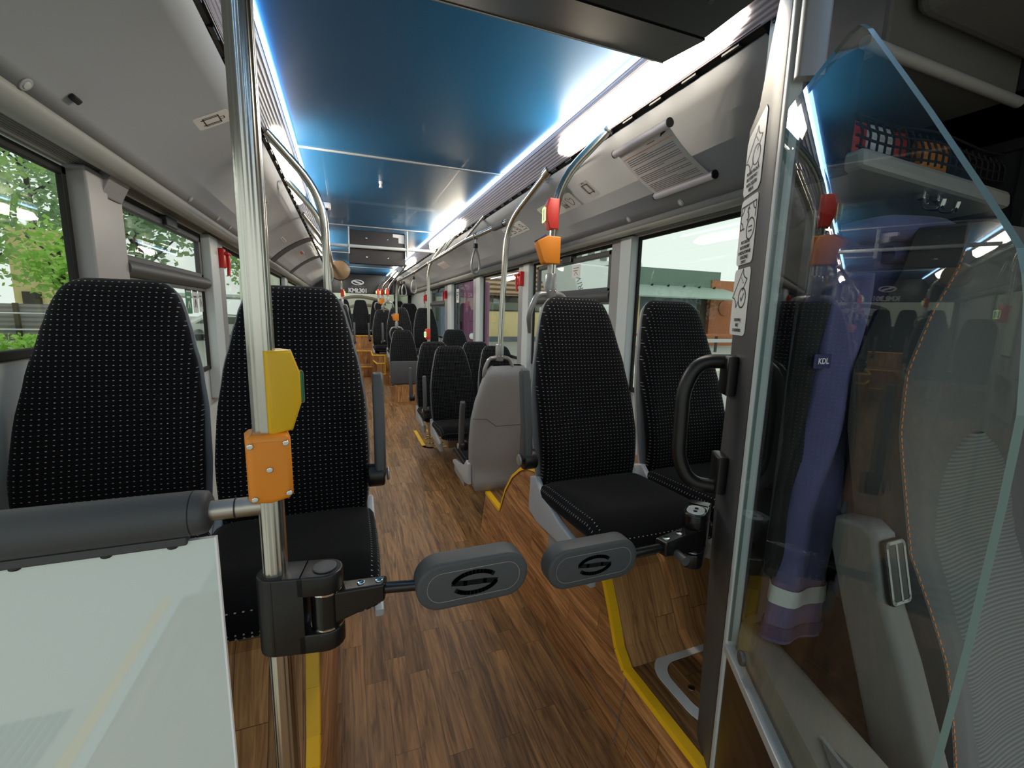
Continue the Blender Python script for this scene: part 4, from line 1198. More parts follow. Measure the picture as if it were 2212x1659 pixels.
# notices on the post; text reads from the far edge towards the glass
exn = -U
def notice(label, z0, z1, poly=None, lines=(), icon=None):
    zc = (z0 + z1) / 2; o = CF(0.138, zc, -0.0005); fr3 = frame(o, exn, ZU)
    hgt = z1 - z0
    r = tag(MB().slab(poly or rrect(0.106, hgt, 0.013), 0.0012, fr3, 0.0004).build('notice', 'sticker', smooth=0), label, 'sign', 'notices on the cab post')
    b = MB(); icon(b, fr3); b.build('pictogram', 'ink', r, smooth=0)
    for k, (tx, y) in enumerate(lines):
        text('lettering', tx, 0.0105, 'ink', fr3(0, y, 0.0012), exn, ZU, r, sx=0.78, weight=0.0002)
    return r
H = 0.0018
def ticket(b, fr3, cx, cy, k, ang):
    ca, sa = math.cos(ang), math.sin(ang)
    R = lambda p: (cx + (p[0] * ca - p[1] * sa) * k, cy + (p[0] * sa + p[1] * ca) * k)
    b.stroke([R(p) for p in ((-0.5, 0.22), (0.5, 0.22), (0.42, 0.1), (0.42, -0.02), (0.5, -0.22), (0.1, -0.22))], 0.003, fr3, H)
    b.stroke([R(p) for p in ((-0.5, 0.22), (-0.42, 0.08), (-0.42, -0.08), (-0.5, -0.22), (-0.25, -0.22))], 0.003, fr3, H)
    for q in (-0.08, 0.02, 0.12): b.fill([(R((0.27, q))[0] + dx, R((0.27, q))[1] + dy) for dx, dy in ((-0.0018, -0.0018), (0.0018, -0.0018), (0.0018, 0.0018), (-0.0018, 0.0018))], fr3, H)
def icon1(b, fr3):
    ticket(b, fr3, -0.004, 0.0, 0.09, 0.85)
    b.stroke(circ(0.022, 22, 0.014, -0.016), 0.003, fr3, H, closed=True); b.stroke([(0.027, -0.034), (0.038, -0.052)], 0.003, fr3, H)
def icon2(b, fr3):
    b.stroke([(-0.018, 0.008), (-0.046, 0.008), (-0.046, 0.062), (0.046, 0.062), (0.046, 0.026)], 0.0036, fr3, H)
    for cx_, cy_, a0 in ((-0.046, 0.062, -90), (0.046, 0.062, 180), (-0.046, 0.008, 0)):
        b.stroke([(cx_ + 0.018 * math.cos(math.radians(a0 + 9 * i)), cy_ + 0.018 * math.sin(math.radians(a0 + 9 * i))) for i in range(11)], 0.003, fr3, H)
    b.stroke([(0.008, 0.050), (0.003, 0.055), (-0.004, 0.053), (-0.005, 0.046), (0.003, 0.040), (0.006, 0.033), (0.001, 0.026), (-0.006, 0.028)], 0.003, fr3, H); b.stroke([(0.001, 0.060), (0.000, 0.020)], 0.002, fr3, H)
    b.stroke(circ(0.0245, 24, 0.022, 0.002), 0.0036, fr3, H, closed=True)
    for q in (-0.003, 0.007): b.stroke([(0.012, q), (0.032, q)], 0.0032, fr3, H)
def icon3(b, fr3):
    ticket(b, fr3, -0.008, 0.034, 0.09, 0.85)
    b.stroke(circ(0.0235, 24, 0.014, 0.010), 0.0036, fr3, H, closed=True); b.stroke([(0.005, 0.011), (0.011, 0.003), (0.024, 0.020)], 0.0034, fr3, H)
notice('white notice at the top of the cab post, ticket and magnifying glass, slanted top edge', 1.782, 1.985, [(-0.053, -0.088), (-0.045, -0.099), (0.041, -0.099), (0.053, -0.086), (0.055, 0.066), (0.046, 0.078), (-0.045, 0.040), (-0.053, 0.026)][::1],
       [('PROSIMY OKAZAĆ', -0.050), ('BILET KIEROWCY', -0.0635), ('PRZED ZAJĘCIEM', -0.077), ('MIEJSCA', -0.0895)], icon1)
notice('middle white notice on the cab post with banknote and coin drawing', 1.617, 1.776, None,
       [('PRZY ZAKUPIE', -0.026), ('BILETU PROSIMY', -0.0385), ('O PRZYGOTOWANIE', -0.051), ('ODLICZONEJ', -0.0625), ('KWOTY', -0.074)], icon2)
notice('lowest white notice on the cab post with ticket and check mark', 1.442, 1.607, None, [('ZACHOWAJ', -0.044), ('BILET', -0.057), ('DO KONTROLI', -0.070)], icon3)

# door: shaped glass pane, lower panel, inner ledge
t = thing('cab_door', 'glazed cab door with green glass edge and slanted top corner, right foreground', 'door', CF(-0.3, 0.0))
gl = [(-0.018, 0.70), (-0.018, 1.893), (-0.026, 1.904), (-0.215, 1.930), (-0.245, 1.925), (-0.268, 1.906), (-0.285, 1.886), (-0.354, 1.806), (-0.417, 1.732), (-0.502, 1.629), (-0.543, 1.579), (-0.564, 1.552), (-0.574, 1.528), (-0.580, 1.507), (-0.587, 1.466), (-0.596, 1.40), (-0.596, 1.31), (-0.592, 1.16), (-0.584, 1.006), (-0.578, 0.70)]
b = MB()
th = 0.008
for off in (0.0, th): b.quad([CF(u, v, off) for u, v in gl])
b.build('pane', 'cab_glass', t, smooth=0)
b = MB()
n = len(gl)
for i in range(1, n - 1): b.quad([CF(*gl[i], 0), CF(*gl[i + 1], 0), CF(*gl[i + 1], th), CF(*gl[i], th)], 0)
for i in (0,): b.quad([CF(*gl[i], 0), CF(*gl[i + 1], 0), CF(*gl[i + 1], th), CF(*gl[i], th)], 0)
b.build('pane_edge', 'teal_edge', t, smooth=0)
b = MB(); b.slab([(-0.585, 0.02), (-0.018, 0.02), (-0.018, 0.672), (-0.585, 0.672)], 0.035, frp, 0.004); b.build('lower_panel', 'wood_dark', t, smooth=0)
b = MB(); b.slab([(-0.585, 0.668), (-0.014, 0.668), (-0.014, 0.690), (-0.585, 0.690)], 0.024, lambda u, v, w: frp(u, v, w - 0.006), 0.002); b.build('bottom_rail', 'alu', t, smooth=0)
MB().slab(circ(0.016, 20, -0.115, 0.735), 0.010, lambda u, v, w: frp(u, v, -w), 0.003).build('glass_bolt', 'post_grey', t)
led = [(0.03, 0.0), (0.16, 0.0), (0.185, -0.03), (0.19, -0.30), (0.03, -0.30)]
b = MB()
def ledge_pt(tt, off, z): return CF(tt, z, off)
T = [0.0, -0.12, -0.25, -0.38, -0.50, -0.60, -0.72]
rows = []
for k, tt in enumerate(T):
    wd = 0.055 + 0.11 * min(1, k / 4)
    rows.append([ledge_pt(tt, 0.025, 0.50), ledge_pt(tt, 0.025, 0.728), ledge_pt(tt, 0.032, 0.742), ledge_pt(tt, 0.03 + wd - 0.02, 0.744), ledge_pt(tt, 0.03 + wd, 0.735), ledge_pt(tt, 0.03 + wd + 0.01, 0.70), ledge_pt(tt, 0.03 + wd + 0.012, 0.50)])
b.sheet(rows); b.quad(rows[0])
lg = b.build('ledge', 'ledge', t, smooth=60)
b = MB(); b.slab([(-0.30, 0.062), (-0.36, 0.05), (-0.60, 0.05), (-0.60, 0.13), (-0.42, 0.125)], 0.003, lambda u, v, w: CF(u, 0.7445 + w, v), 0.001); b.build('recess_shade', 'cab_grey', lg, smooth=0)  # flat darker plate on the ledge, its colour gives the cup recess its shade
b = MB()
for i in range(12): b.tube([ledge_pt(-0.30 - 0.026 * i, 0.064 + 0.0052 * i, 0.746), ledge_pt(-0.326 - 0.026 * i, 0.0692 + 0.0052 * i, 0.746)], 0.004, seg=8)
b.build('recess_rim', 'cab_lip', lg, smooth=60)

# partition behind the driver: pale frame, dark inset, edge strip coloured white to look lit
b = MB(); b.box((0.672, 0.90, 0.0), (0.842, 0.93, 2.36)); o = struct(b.build('wall_cab', 'pillar_pale', smooth=0))
b = MB(); b.box((0.832, 0.868, 0.560), (0.842, 0.90, 2.0)); b.box((0.672, 0.868, 0.552), (0.842, 0.90, 0.561)); struct(b.build('trim_20', 'white_letter', smooth=0))
b = MB(); b.box((0.842, 0.93, 0.0), (1.2, 0.96, 2.36)); struct(b.build('wall_cab_dark', 'cab_dark', smooth=0))
b = MB(); b.box((0.672, 0.888, 0.555), (0.832, 0.90, 1.98)); ins = struct(b.build('partition_inset', 'cab_grey', smooth=0, bevel=0.006))
for z in (1.34, 0.82):
    tag(MB().slab(circ(0.017, 18), 0.03, frame((0.735, 0.888, z), (-1, 0, 0), (0, 0, -1)) if False else (lambda u, v, w, z=z: Vector((0.735 + u, 0.888 - w, z + v))), 0.01).build('rubber_buffer', 'black_rubber'),
        'round black rubber buffer on the cab partition, %s' % ('upper one' if z > 1 else 'lower one near the ledge'), 'buffer', 'rubber buffers on the partition')
b = MB(); b.box((1.2, 0.30, 0.0), (1.24, 0.96, 2.36)); struct(b.build('wall_cab_side', 'cab_dark', smooth=0))
b = MB(); b.box((0.60, -1.0, 2.28), (1.24, 0.94, 2.37)); struct(b.build('ceiling_cab', 'cab_dark', smooth=0))
# overhead compartment
t = thing('overhead_locker', 'dark grey open overhead locker above the driver seat', 'locker', (0.92, 0.70, 1.76))
b = MB(); b.box((0.69, 0.66, 2.03), (1.2, 0.886, 2.36)); b.build('upper_cover', 'cab_grey', t, smooth=0, bevel=0.01)
b = MB(); b.box((0.63, 0.874, 1.80), (1.2, 0.886, 2.03)); b.box((0.63, 0.67, 1.79), (0.645, 0.886, 2.03)); b.build('inner_box', 'cab_dark', t, smooth=0)
b = MB(); b.hexa([(0.63, 0.63, 1.795), (1.2, 0.63, 1.77), (1.2, 0.885, 1.76), (0.63, 0.885, 1.785), (0.63, 0.635, 1.835), (1.2, 0.635, 1.812), (1.2, 0.885, 1.80), (0.63, 0.885, 1.825)]); b.build('shelf_lip', 'cab_lip', t, smooth=0, bevel=0.012)
b = MB(); b.tube([(0.62, 0.655, 2.03), (1.2, 0.655, 2.022)], 0.012, seg=12); b.build('top_lip', 'cab_lip', t, smooth=60)
b = MB(); b.box((0.74, 0.42, 2.10), (1.2, 0.655, 2.36)); b.build('roof_console', 'cab_grey', t, smooth=0, bevel=0.03, bseg=4)
nt_ = thing('storage_net', 'black stretch net across the opening of the overhead locker', 'net', (0.86, 0.665, 1.86))
b = MB()
for i in range(22):
    x = 0.64 + 0.026 * i
    b.tube([(x, 0.662, 1.905 - 0.002 * i * 0.4), (x + 0.010, 0.655, 1.87), (x + 0.004, 0.652, 1.835)], 0.0024, seg=6)
for k in range(4):
    b.tube([(0.63 + 0.056 * i, 0.66 - 0.003 * k, 1.905 - 0.022 * k - 0.006 * math.sin(i * 0.9)) for i in range(11)], 0.0026, seg=6)
b.build('mesh', 'black_rubber', nt_, smooth=60)
for x0, x1, mt, lb in ((0.64, 0.70, 'red', 'red folded packet behind the net, outer left'), (0.705, 0.79, 'white_letter', 'white folded packet behind the net'), (0.795, 0.84, 'red', 'small red packet behind the net, right of the white one'), (0.90, 1.0, 'orange', 'orange folded vest behind the net, deeper in the locker')):
    tag(MB().slab(rrect(x1 - x0, 0.07, 0.008, cx=(x0 + x1) / 2, cy=1.868), 0.03, lambda u, v, w: Vector((u, 0.675 + w, v)), 0.008).build('packet', mt), lb, 'packet', 'packets in the locker')
for x, wh in ((0.90, 'left one'), (0.955, 'right one')):
    t = thing('coat_hook', 'bent chrome coat hook under the overhead locker, ' + wh, 'hook', (x, 0.66, 1.76), group='coat hooks')
    MB().tube(bend([(x, 0.66, 1.775), (x - 0.004, 0.655, 1.745), (x - 0.014, 0.62, 1.735), (x - 0.016, 0.615, 1.755)], 0.02), 0.006, seg=10).build('hook', 'chrome', t)
    b = MB(); b.box((x - 0.01, 0.655, 1.765), (x + 0.01, 0.672, 1.79)); b.build('plate', 'chrome', t, smooth=0, bevel=0.003)

# jacket hanging in the cab
t = thing('jacket', 'navy blue work jacket with pale reflective band hanging behind the driver seat', 'jacket', (0.72, 0.66, 0.75))
LB = [(1.72, 0.70), (1.66, 0.655), (1.53, 0.648), (1.38, 0.648), (1.17, 0.652), (0.95, 0.648), (0.80, 0.62), (0.70, 0.62)]
RB = [(1.74, 0.98), (1.68, 1.05), (1.60, 1.03), (1.48, 0.965), (1.26, 0.895), (1.03, 0.86), (0.80, 0.83), (0.70, 0.825)]
def ip(tab, z):
    for (za, xa), (zb, xb) in zip(tab, tab[1:]):
        if z >= zb: return xa + (xb - xa) * (z - za) / (zb - za)
    return tab[-1][1]
def cloth(z0, z1, lb, rb, y, dep, nfold, nu=40, nv=36, inset=0.0):
    mb = MB(); rows = []
    for j in range(nv + 1):
        z = z0 + (z1 - z0) * j / nv; xl = ip(lb, z) + inset; xr = ip(rb, z) - inset; ring = []
        for i in range(nu):
            a = 2 * PI * i / nu; cx_ = (xl + xr) / 2; rx = (xr - xl) / 2
            u = math.cos(a); f_ = 0.013 * math.sin(nfold * a + 2.2 * math.sin(z * 5)) + 0.006 * math.sin(17 * z + 3 * u)
            ring.append(Vector((cx_ + rx * u, y - (dep + f_) * math.sin(a) * (0.9 if math.sin(a) > 0 else 0.6), z)))
        ring.append(ring[0]); rows.append(ring)
    mb.sheet(rows); mb.bm.faces.new([v for v in mb.bm.verts][:nu]) if False else None
    return mb
cloth(1.68, 0.93, LB, RB, 0.72, 0.085, 7).build('body', 'navy', t, smooth=70, weld=True)
SL = [(1.55, 0.585), (1.3, 0.57), (0.95, 0.548), (0.72, 0.515)]; SR = [(1.55, 0.68), (1.3, 0.685), (0.95, 0.685), (0.72, 0.685)]
sl = cloth(1.58, 0.750, SL, SR, 0.640, 0.042, 4, nu=28).build('sleeve', 'navy', t, smooth=70, weld=True)
def band(z0, z1, mt, nm): 
    return cloth(z0, z1, [(z, x - 0.004) for z, x in SL], [(z, x + 0.004) for z, x in SR], 0.640, 0.047, 4, nu=28, nv=4).build(nm, mt, sl, smooth=70, weld=True)
band(0.882, 0.842, 'reflective', 'reflective_band'); band(0.79, 0.760, 'navy_dark', 'cuff')
b = MB(); b.tube(bend([(0.70, 0.70, 1.67), (0.74, 0.64, 1.685), (0.88, 0.62, 1.69), (0.99, 0.65, 1.69), (1.02, 0.72, 1.69)], 0.06, 6), [0.02] + [0.03] * 18 + [0.024] * 3 if False else 0.028, seg=14); b.build('collar', 'navy', t, smooth=70)
b = MB(); b.tube(bend([(0.76, 0.64, 1.63), (0.86, 0.615, 1.63), (0.98, 0.635, 1.635), (1.04, 0.70, 1.645)], 0.05, 6), 0.020, seg=12); b.build('hood_roll', 'navy_dark', t, smooth=70)
cloth(1.52, 0.90, [(1.6, 0.535), (0.8, 0.528)], [(1.6, 0.61), (0.8, 0.60)], 0.655, 0.03, 3, nu=20).build('lining', 'black_matt', t, smooth=70, weld=True)
b = MB(); b.slab(rrect(0.05, 0.03, 0.003), 0.002, frame((0.556, 0.612, 1.40), (1, 0, 0), (0, 0, 1)), 0.0005); 
lb_ = b.build('brand_patch', 'navy_dark', t)
text('lettering', 'KDL', 0.017, 'white_letter', (0.556, 0.610, 1.40), (1, 0, 0), (0, 0, 1), t, weight=0.0004)

# driver seat
t = thing('driver_seat', 'grey driver seat with ribbed centre and orange stitching at the right edge of the view', 'seat', (0.91, 0.30, 0.45))
CXS = 0.908
YZ = [(0.395, 0.292), (0.63, 0.362), (0.86, 0.42), (1.037, 0.484), (1.27, 0.502), (1.62, 0.508), (1.69, 0.513)]
HWD = [(0.395, 0.235), (0.63, 0.238), (0.86, 0.248), (1.10, 0.264), (1.27, 0.270), (1.387, 0.258), (1.503, 0.195), (1.585, 0.13), (1.655, 0.10), (1.684, 0.085)]
def it(tab, z):
    for (a, va), (c, vc) in zip(tab, tab[1:]):
        if z <= c: return va + (vc - va) * (z - a) / (c - a)
    return tab[-1][1]
NV, NU = 40, 30
def dpt(u, z, lift=0.0):
    hw = it(HWD, z); yb = it(YZ, z)
    bol = -0.055 * (abs(u) ** 2.2) * math.exp(-((z - 0.86) / 0.40) ** 2) + 0.02 * max(0, abs(u) - 0.85) / 0.15
    return Vector((CXS + u * hw, yb + bol - lift, z))
us = [-1 + 2 * i / NU for i in range(NU + 1)]
zs = [0.395 + (1.684 - 0.395) * j / NV for j in range(NV + 1)]
rows = [[dpt(u, z) for u in us] for z in zs]
MB().sheet(rows).build('backrest_front', 'driver_fabric', t, smooth=70)
b = MB()
def side_pt(u, z, k): p = dpt(u, z); return p + Vector((0.0, 0.075 * k, 0)) + Vector((-u * 0.03 * math.sin(PI * min(1, k) * 0.5) * -1, 0, 0))
for u in (-1, 1): b.sheet([[side_pt(u, z, k / 5) for k in range(6)] for z in zs])
b.sheet([[side_pt(u, 1.684, k / 5) for k in range(6)] for u in us])
b.sheet([[side_pt(u, z, 1.0) for u in us] for z in zs])
b.build('backrest_side', 'driver_side', t, smooth=70, weld=True)
rows = []
for j in range(25):
    z = 0.45 + (1.252 - 0.45) * j / 24; lim = 0.62 if z < 1.03 else 0.62 * math.sqrt(max(0.02, 1 - ((z - 1.03) / 0.224) ** 2))
    row = []
    for i in range(17):
        q = -1 + 2 * i / 16; lf = 0.012 * (1 - q ** 6) - 0.004
        if z < 0.94: lf += 0.006 * abs(math.sin((z - 0.45) * PI / 0.098)) - 0.003
        row.append(dpt(q * lim, z, lf))
    rows.append(row)
MB().sheet(rows).build('ribbed_centre', 'driver_ribs', t, smooth=70)
b = MB()
zz = 0.46
while zz < 1.62:
    for u in (-0.985,):
        b.tube([dpt(u, zz, 0.001), dpt(u, zz + 0.008, 0.001)], 0.0012, seg=6)
    zz += 0.013
b.build('stitching', 'stitch', t, smooth=0)
# belt tower beside the seat
b = MB()
TW = [(0.548, 1.089), (0.496, 1.101), (0.469, 1.083), (0.441, 0.967), (0.397, 0.867), (0.333, 0.698), (0.257, 0.476), (0.233, 0.336), (0.35, 0.336), (0.408, 0.616), (0.51, 0.908), (0.548, 1.025)]
tw = b.slab(TW, 0.066, lambda u, v, w: Vector((0.556 + w, u, v)), 0.013, nb=4).build('belt_tower', 'tower_grey', t, smooth=50)
fr = frame((0.590, 0.452, 1.019), (1, 0.0, 0), (0, 0.24, 0.97))
b = MB(); b.slab(rrect(0.058, 0.120, 0.009), 0.010, lambda u, v, w: fr(u, v, w), 0.003); gb = b.build('belt_guide', 'black_satin', tw)
b = MB()
b.stroke(rrect(0.051, 0.109, 0.007, 3), 0.006, fr, 0.0105, closed=True); b.stroke([(0.002, -0.052), (0.002, 0.052)], 0.005, fr, 0.0105)
b.build('guide_frame', 'cab_lip', gb, smooth=0)
b = MB(); b.box((0.67, -0.10, 0.25), (1.16, 0.36, 0.43)); b.build('cushion', 'driver_fabric', t, smooth=0, bevel=0.05, bseg=4)
b = MB(); b.box((0.72, 0.0, 0.0), (1.08, 0.3, 0.26)); b.build('pedestal', 'cab_dark', t, smooth=0, bevel=0.01)

# dark display housing over the aisle at the front
t = thing('overhead_display', 'large dark housing hanging from the front ceiling at the top edge of the view', 'screen', (0.0, 0.75, 2.2))
b = MB(); z0 = 2.122
x0, x1 = -0.45, 0.452
b.hexa([(x0, 0.30, z0), (x1 - 0.01, 0.30, z0), (x1 - 0.01, 0.90, z0), (x0, 0.90, z0), (x0, 0.25, 2.35), (x1, 0.25, 2.35), (x1, 1.06, 2.35), (x0, 1.06, 2.35)])
b.build('housing', 'black_satin', t, smooth=0, bevel=0.006)
b = MB(); b.hexa([(x0, 0.90, z0 - 0.002), (x1 - 0.01, 0.90, z0 - 0.002), (x1, 1.06, z0 + 0.03), (x0, 1.06, z0 + 0.03), (x0, 0.90, z0 + 0.05), (x1 - 0.01, 0.90, z0 + 0.05), (x1, 1.06, z0 + 0.06), (x0, 1.06, z0 + 0.06)])
b.build('chamfer', 'black_satin', t, smooth=0)
MB().tube([(x0, 1.061, z0 + 0.031), (x1, 1.061, z0 + 0.031)], 0.003, seg=6).build('trim_line', 'alu', t)
for x in (0.22, 0.36): MB().ball((x, 0.80, z0), 0.006, sq=(1, 1, 0.5)).build('screw', 'post_grey', t)

# ------------------------------------------------------------------ stickers and poster on the coves
def cove_sticker(label, s, t, y, w, h, cat='sign', group=None, tilt=0.0):
    p, ex, ey = panel_frame(s, t, y)
    fr3 = frame(p, ex, ey)
    r = tag(MB().slab(rrect(w, h, min(0.016, h / 5)), 0.0012, fr3, 0.0004).build('sticker', 'sticker', smooth=0), label, cat, group)
    return r, fr3, p, ex, ey
def suitcase(r, fr3):
    b = MB(); Hh = 0.0018
    b.stroke([(-0.030, -0.030), (0.030, -0.030), (0.030, 0.024), (-0.030, 0.024)], 0.0036, fr3, Hh, closed=True)
    b.stroke([(-0.021, -0.030), (-0.021, 0.024)], 0.005, fr3, Hh); b.stroke([(0.021, -0.030), (0.021, 0.024)], 0.005, fr3, Hh)
    b.stroke([(-0.008, 0.024), (-0.008, 0.040), (0.008, 0.040), (0.008, 0.024)], 0.003, fr3, Hh)
    for x in (-0.021, 0.021): b.stroke([(x, -0.030), (x, -0.037)], 0.006, fr3, Hh)
    b.build('pictogram', 'ink', r, smooth=0)
r, fr3, *_ = cove_sticker('small white suitcase sticker on the front left cove panel, beside the foreground pole', -1, 0.27, 2.0, 0.10, 0.125)
suitcase(r, fr3)
r, fr3, *_ = cove_sticker('small white suitcase sticker on the right cove panel, between poster and pole', 1, 0.36, 2.10, 0.10, 0.125)
suitcase(r, fr3)
r, fr3, *_ = cove_sticker('white strip of prohibition pictograms on the right cove panel, behind the front right pole', 1, 0.40, 2.48, 0.44, 0.105)
b = MB(); Hh = 0.0018
for x in (-0.17,):
    b.stroke([(x - 0.02, -0.012), (x + 0.02, -0.012), (x + 0.02, 0.012), (x - 0.02, 0.012)], 0.003, fr3, Hh, closed=True); b.stroke([(x - 0.006, -0.012), (x - 0.006, 0.012)], 0.003, fr3, Hh); b.stroke([(x + 0.008, -0.012), (x + 0.008, 0.012)], 0.003, fr3, Hh)
for k in range(8):
    a = PI * k / 8; b.stroke([(-0.095 + 0.028 * math.cos(a), 0.028 * math.sin(a)), (-0.095 - 0.028 * math.cos(a), -0.028 * math.sin(a))], 0.0022, fr3, Hh)
b.stroke([(-0.03, -0.02), (-0.01, 0.02), (0.0, -0.01), (0.012, 0.025)], 0.003, fr3, Hh)
b.stroke([(0.06, -0.03), (0.105, -0.03), (0.105, 0.03), (0.06, 0.03)], 0.003, fr3, Hh, closed=True)
for k in range(4): b.stroke([(0.068 + 0.01 * k, -0.026), (0.068 + 0.01 * k, -0.004)], 0.004, fr3, Hh)
b.stroke([(0.13, 0.02), (0.145, 0.03), (0.160, 0.012), (0.185, 0.018), (0.190, -0.005), (0.165, -0.03), (0.15, -0.03), (0.14, 0.0)], 0.003, fr3, Hh, closed=True)
b.build('pictogram', 'ink', r, smooth=0)
b = MB()
for x in (-0.17, 0.085): b.stroke([(x - 0.022, 0.034), (x + 0.022, -0.034)], 0.003, fr3, Hh + 0.0006)
b.build('red_stroke', 'ink_red', r, smooth=0)
def pictos(label, s, t, y, w, h, n, mat='ink_grey'):
    r, fr3, *_ = cove_sticker(label, s, t, y, w, h)
    b = MB()
    for k in range(n):
        x = -w / 2 + w * (k + 0.5) / n; q = w / n * 0.33
        b.stroke(circ(q * 0.5, 12, x - q * 0.4, h * 0.1), h * 0.05, fr3, 0.0018, closed=True); b.stroke([(x, 0), (x + q, -h * 0.2)], h * 0.05, fr3, 0.0018); b.stroke([(x - q, -h * 0.28), (x + q, -h * 0.28)], h * 0.04, fr3, 0.0018)
    b.build('pictogram', mat, r, smooth=0)
pictos('white strip of outline pictograms on the right cove panel, behind the shell seat pole', 1, 0.42, 3.22, 0.40, 0.10, 4, 'ink')
pictos('white strip of face pictograms on the left cove panel, half hidden by the pole', -1, 0.36, 3.10, 0.44, 0.11, 5, 'ink')
pictos('small white pictogram strip far back on the right cove panel', 1, 0.45, 5.9, 0.44, 0.12, 5, 'ink_red')
r, fr3, *_ = cove_sticker('thin white text strip on the left cove panel in front of the dark band', -1, 0.45, 4.6, 0.28, 0.028)
b = MB(); b.stroke([(-0.11, 0), (0.11, 0)], 0.006, fr3, 0.0018); b.build('text_line', 'ink_grey', r, smooth=0)
r, fr3, *_ = cove_sticker('red lettered strip on the left cove panel between the dark bands', -1, 0.35, 5.8, 0.30, 0.05)
b = MB(); [b.fill([(-0.13 + 0.09 * k, -0.016), (-0.06 + 0.09 * k, -0.016), (-0.06 + 0.09 * k, 0.016), (-0.13 + 0.09 * k, 0.016)], fr3, 0.0018) for k in range(3)]; b.build('red_block', 'ink_red', r, smooth=0)
# hanging notice with rolled tubes
t = thing('hanging_poster', 'printed notice stretched between two rolled silver tubes on the right cove panel', 'poster', (0.86, 1.58, 2.12))
pt_, ex, ey = panel_frame(1, 0.16, 1.56); pb_, _, _ = panel_frame(1, 0.68, 1.52)
nn_ = ex.cross(ey)
ya, yb = 1.715, 1.375
rows = []
for j in range(13):
    v = j / 12; q = pt_.lerp(pb_, v); sag = 0.016 + 0.012 * math.sin(PI * v)
    rows.append([Vector((q.x, y, q.z)) + nn_ * sag for y in (ya - 0.012 + 0.0 * v, (ya + yb) / 2, yb + 0.012)])
sh = MB().sheet(rows).build('paper', 'paper', t, smooth=60, solid=0.0008)
def poster_fr(u, v, w=0.0):
    q = pt_.lerp(pb_, v); sag = 0.016 + 0.012 * math.sin(PI * v) + w
    return Vector((q.x, ya - 0.012 - u * (ya - yb - 0.024), q.z)) + nn_ * sag
b = MB()
random.seed(3)
for k in range(22):
    if k in (4, 9, 15): continue
    v = 0.20 + 0.033 * k; e = 0.93 if k % 4 else random.uniform(0.35, 0.8)
    b.quad([poster_fr(0.06, v, 0.0012), poster_fr(e, v, 0.0012), poster_fr(e, v + 0.009, 0.0012), poster_fr(0.06, v + 0.009, 0.0012)])
b.quad([poster_fr(0.55, 0.10, 0.0012), poster_fr(0.70, 0.10, 0.0012), poster_fr(0.70, 0.112, 0.0012), poster_fr(0.55, 0.112, 0.0012)])
b.build('text_lines', 'ink_grey', sh, smooth=0)
b = MB(); b.quad([poster_fr(0.03, 0.155, 0.0013), poster_fr(0.97, 0.155, 0.0013), poster_fr(0.97, 0.165, 0.0013), poster_fr(0.03, 0.165, 0.0013)]); b.build('orange_line', 'ink_orange', sh, smooth=0)
b = MB(); b.fill([(0, 0)] * 0 or [(0.80, 0.10), (0.84, 0.06), (0.90, 0.05), (0.93, 0.07), (0.87, 0.085)], poster_fr, 0.0013); b.build('crest', 'ink', sh, smooth=0)
for v, nm in ((0.0, 'top_tube'), (1.0, 'bottom_tube')):
    q = pt_.lerp(pb_, v) + nn_ * 0.016
    tb = MB().tube([(q.x, ya, q.z), (q.x, yb, q.z)], 0.0155, seg=20).build(nm, 'paper_cool', t, smooth=60)
    b = MB()
    for y in (ya + 0.001, yb - 0.001): b.tube([(q.x, y - 0.002, q.z), (q.x, y + 0.002, q.z)], 0.0165, seg=20)
    b.build('end_cap', 'black_satin', tb, smooth=60)

# ------------------------------------------------------------------ rear header board with emblem and number
t = thing('header_board', 'black glossy board over the rear window with white emblem and number', 'board', (0.0, 11.18, 1.9))
b = MB(); b.box((-0.72, 11.14, 1.90), (0.66, 11.18, 2.35)); b.build('panel', 'black_gloss', t, smooth=0, bevel=0.01)
ff = frame((-0.085, 11.14, 2.155), (1, 0, 0), (0, 0, 1))
emblem(t, ff, 0.142, 0.063, 'white_letter', 'black_gloss', 0.002)
text('lettering', 'SOLARIS', 0.062, 'grey_letter', (-0.085, 11.138, 2.055), (1, 0, 0), (0, 0, 1), t, sx=1.25)
text('lettering', 'KMŁ301', 0.135, 'white_letter', (-0.085, 11.138, 1.962), (1, 0, 0), (0, 0, 1), t, weight=0.006, sx=0.92)
b = MB(); b.box((0.66, 10.6, 1.90), (1.2, 11.2, 2.2)); struct(b.build('wall_rear_right', 'cab_dark', smooth=0, bevel=0.02))
b = MB(); b.box((-1.2, 10.6, 1.90), (-0.72, 11.2, 2.2)); struct(b.build('wall_rear_left', 'cab_dark', smooth=0, bevel=0.02))

# ------------------------------------------------------------------ emergency hammers and window stickers
def hammer(label, s, y, z, x=None):
    x = (1.145 if x is None else x)
    r = thing('emergency_hammer', label, 'hammer', (x * s, y, z), group='red emergency hammers')
    b = MB(); b.slab([(-0.03, -0.05), (0.03, -0.05), (0.035, 0.03), (0.02, 0.075), (-0.03, 0.075)], 0.04, lambda u, v, w: Vector(((x - w) * s, y + u, z + v)), 0.008); b.build('holder', 'hammer_red', r)
    MB().tube([((x - 0.045) * s, y + 0.045, z + 0.05), ((x - 0.05) * s, y + 0.04, z - 0.02), ((x - 0.045) * s, y + 0.03, z - 0.10)], [0.010, 0.012, 0.009], seg=10).build('handle', 'hammer_red', r)
    MB().tube([((x - 0.05) * s, y - 0.02, z + 0.045), ((x - 0.05) * s, y + 0.075, z + 0.045)], 0.011, seg=10).build('head', 'hammer_red', r)
hammer('red emergency hammer on the second left window pillar', -1, 3.52, 1.80, 1.15)
hammer('red emergency hammer on the right pillar behind the grip, beside the slatted building', 1, 3.73, 1.79, 1.14)
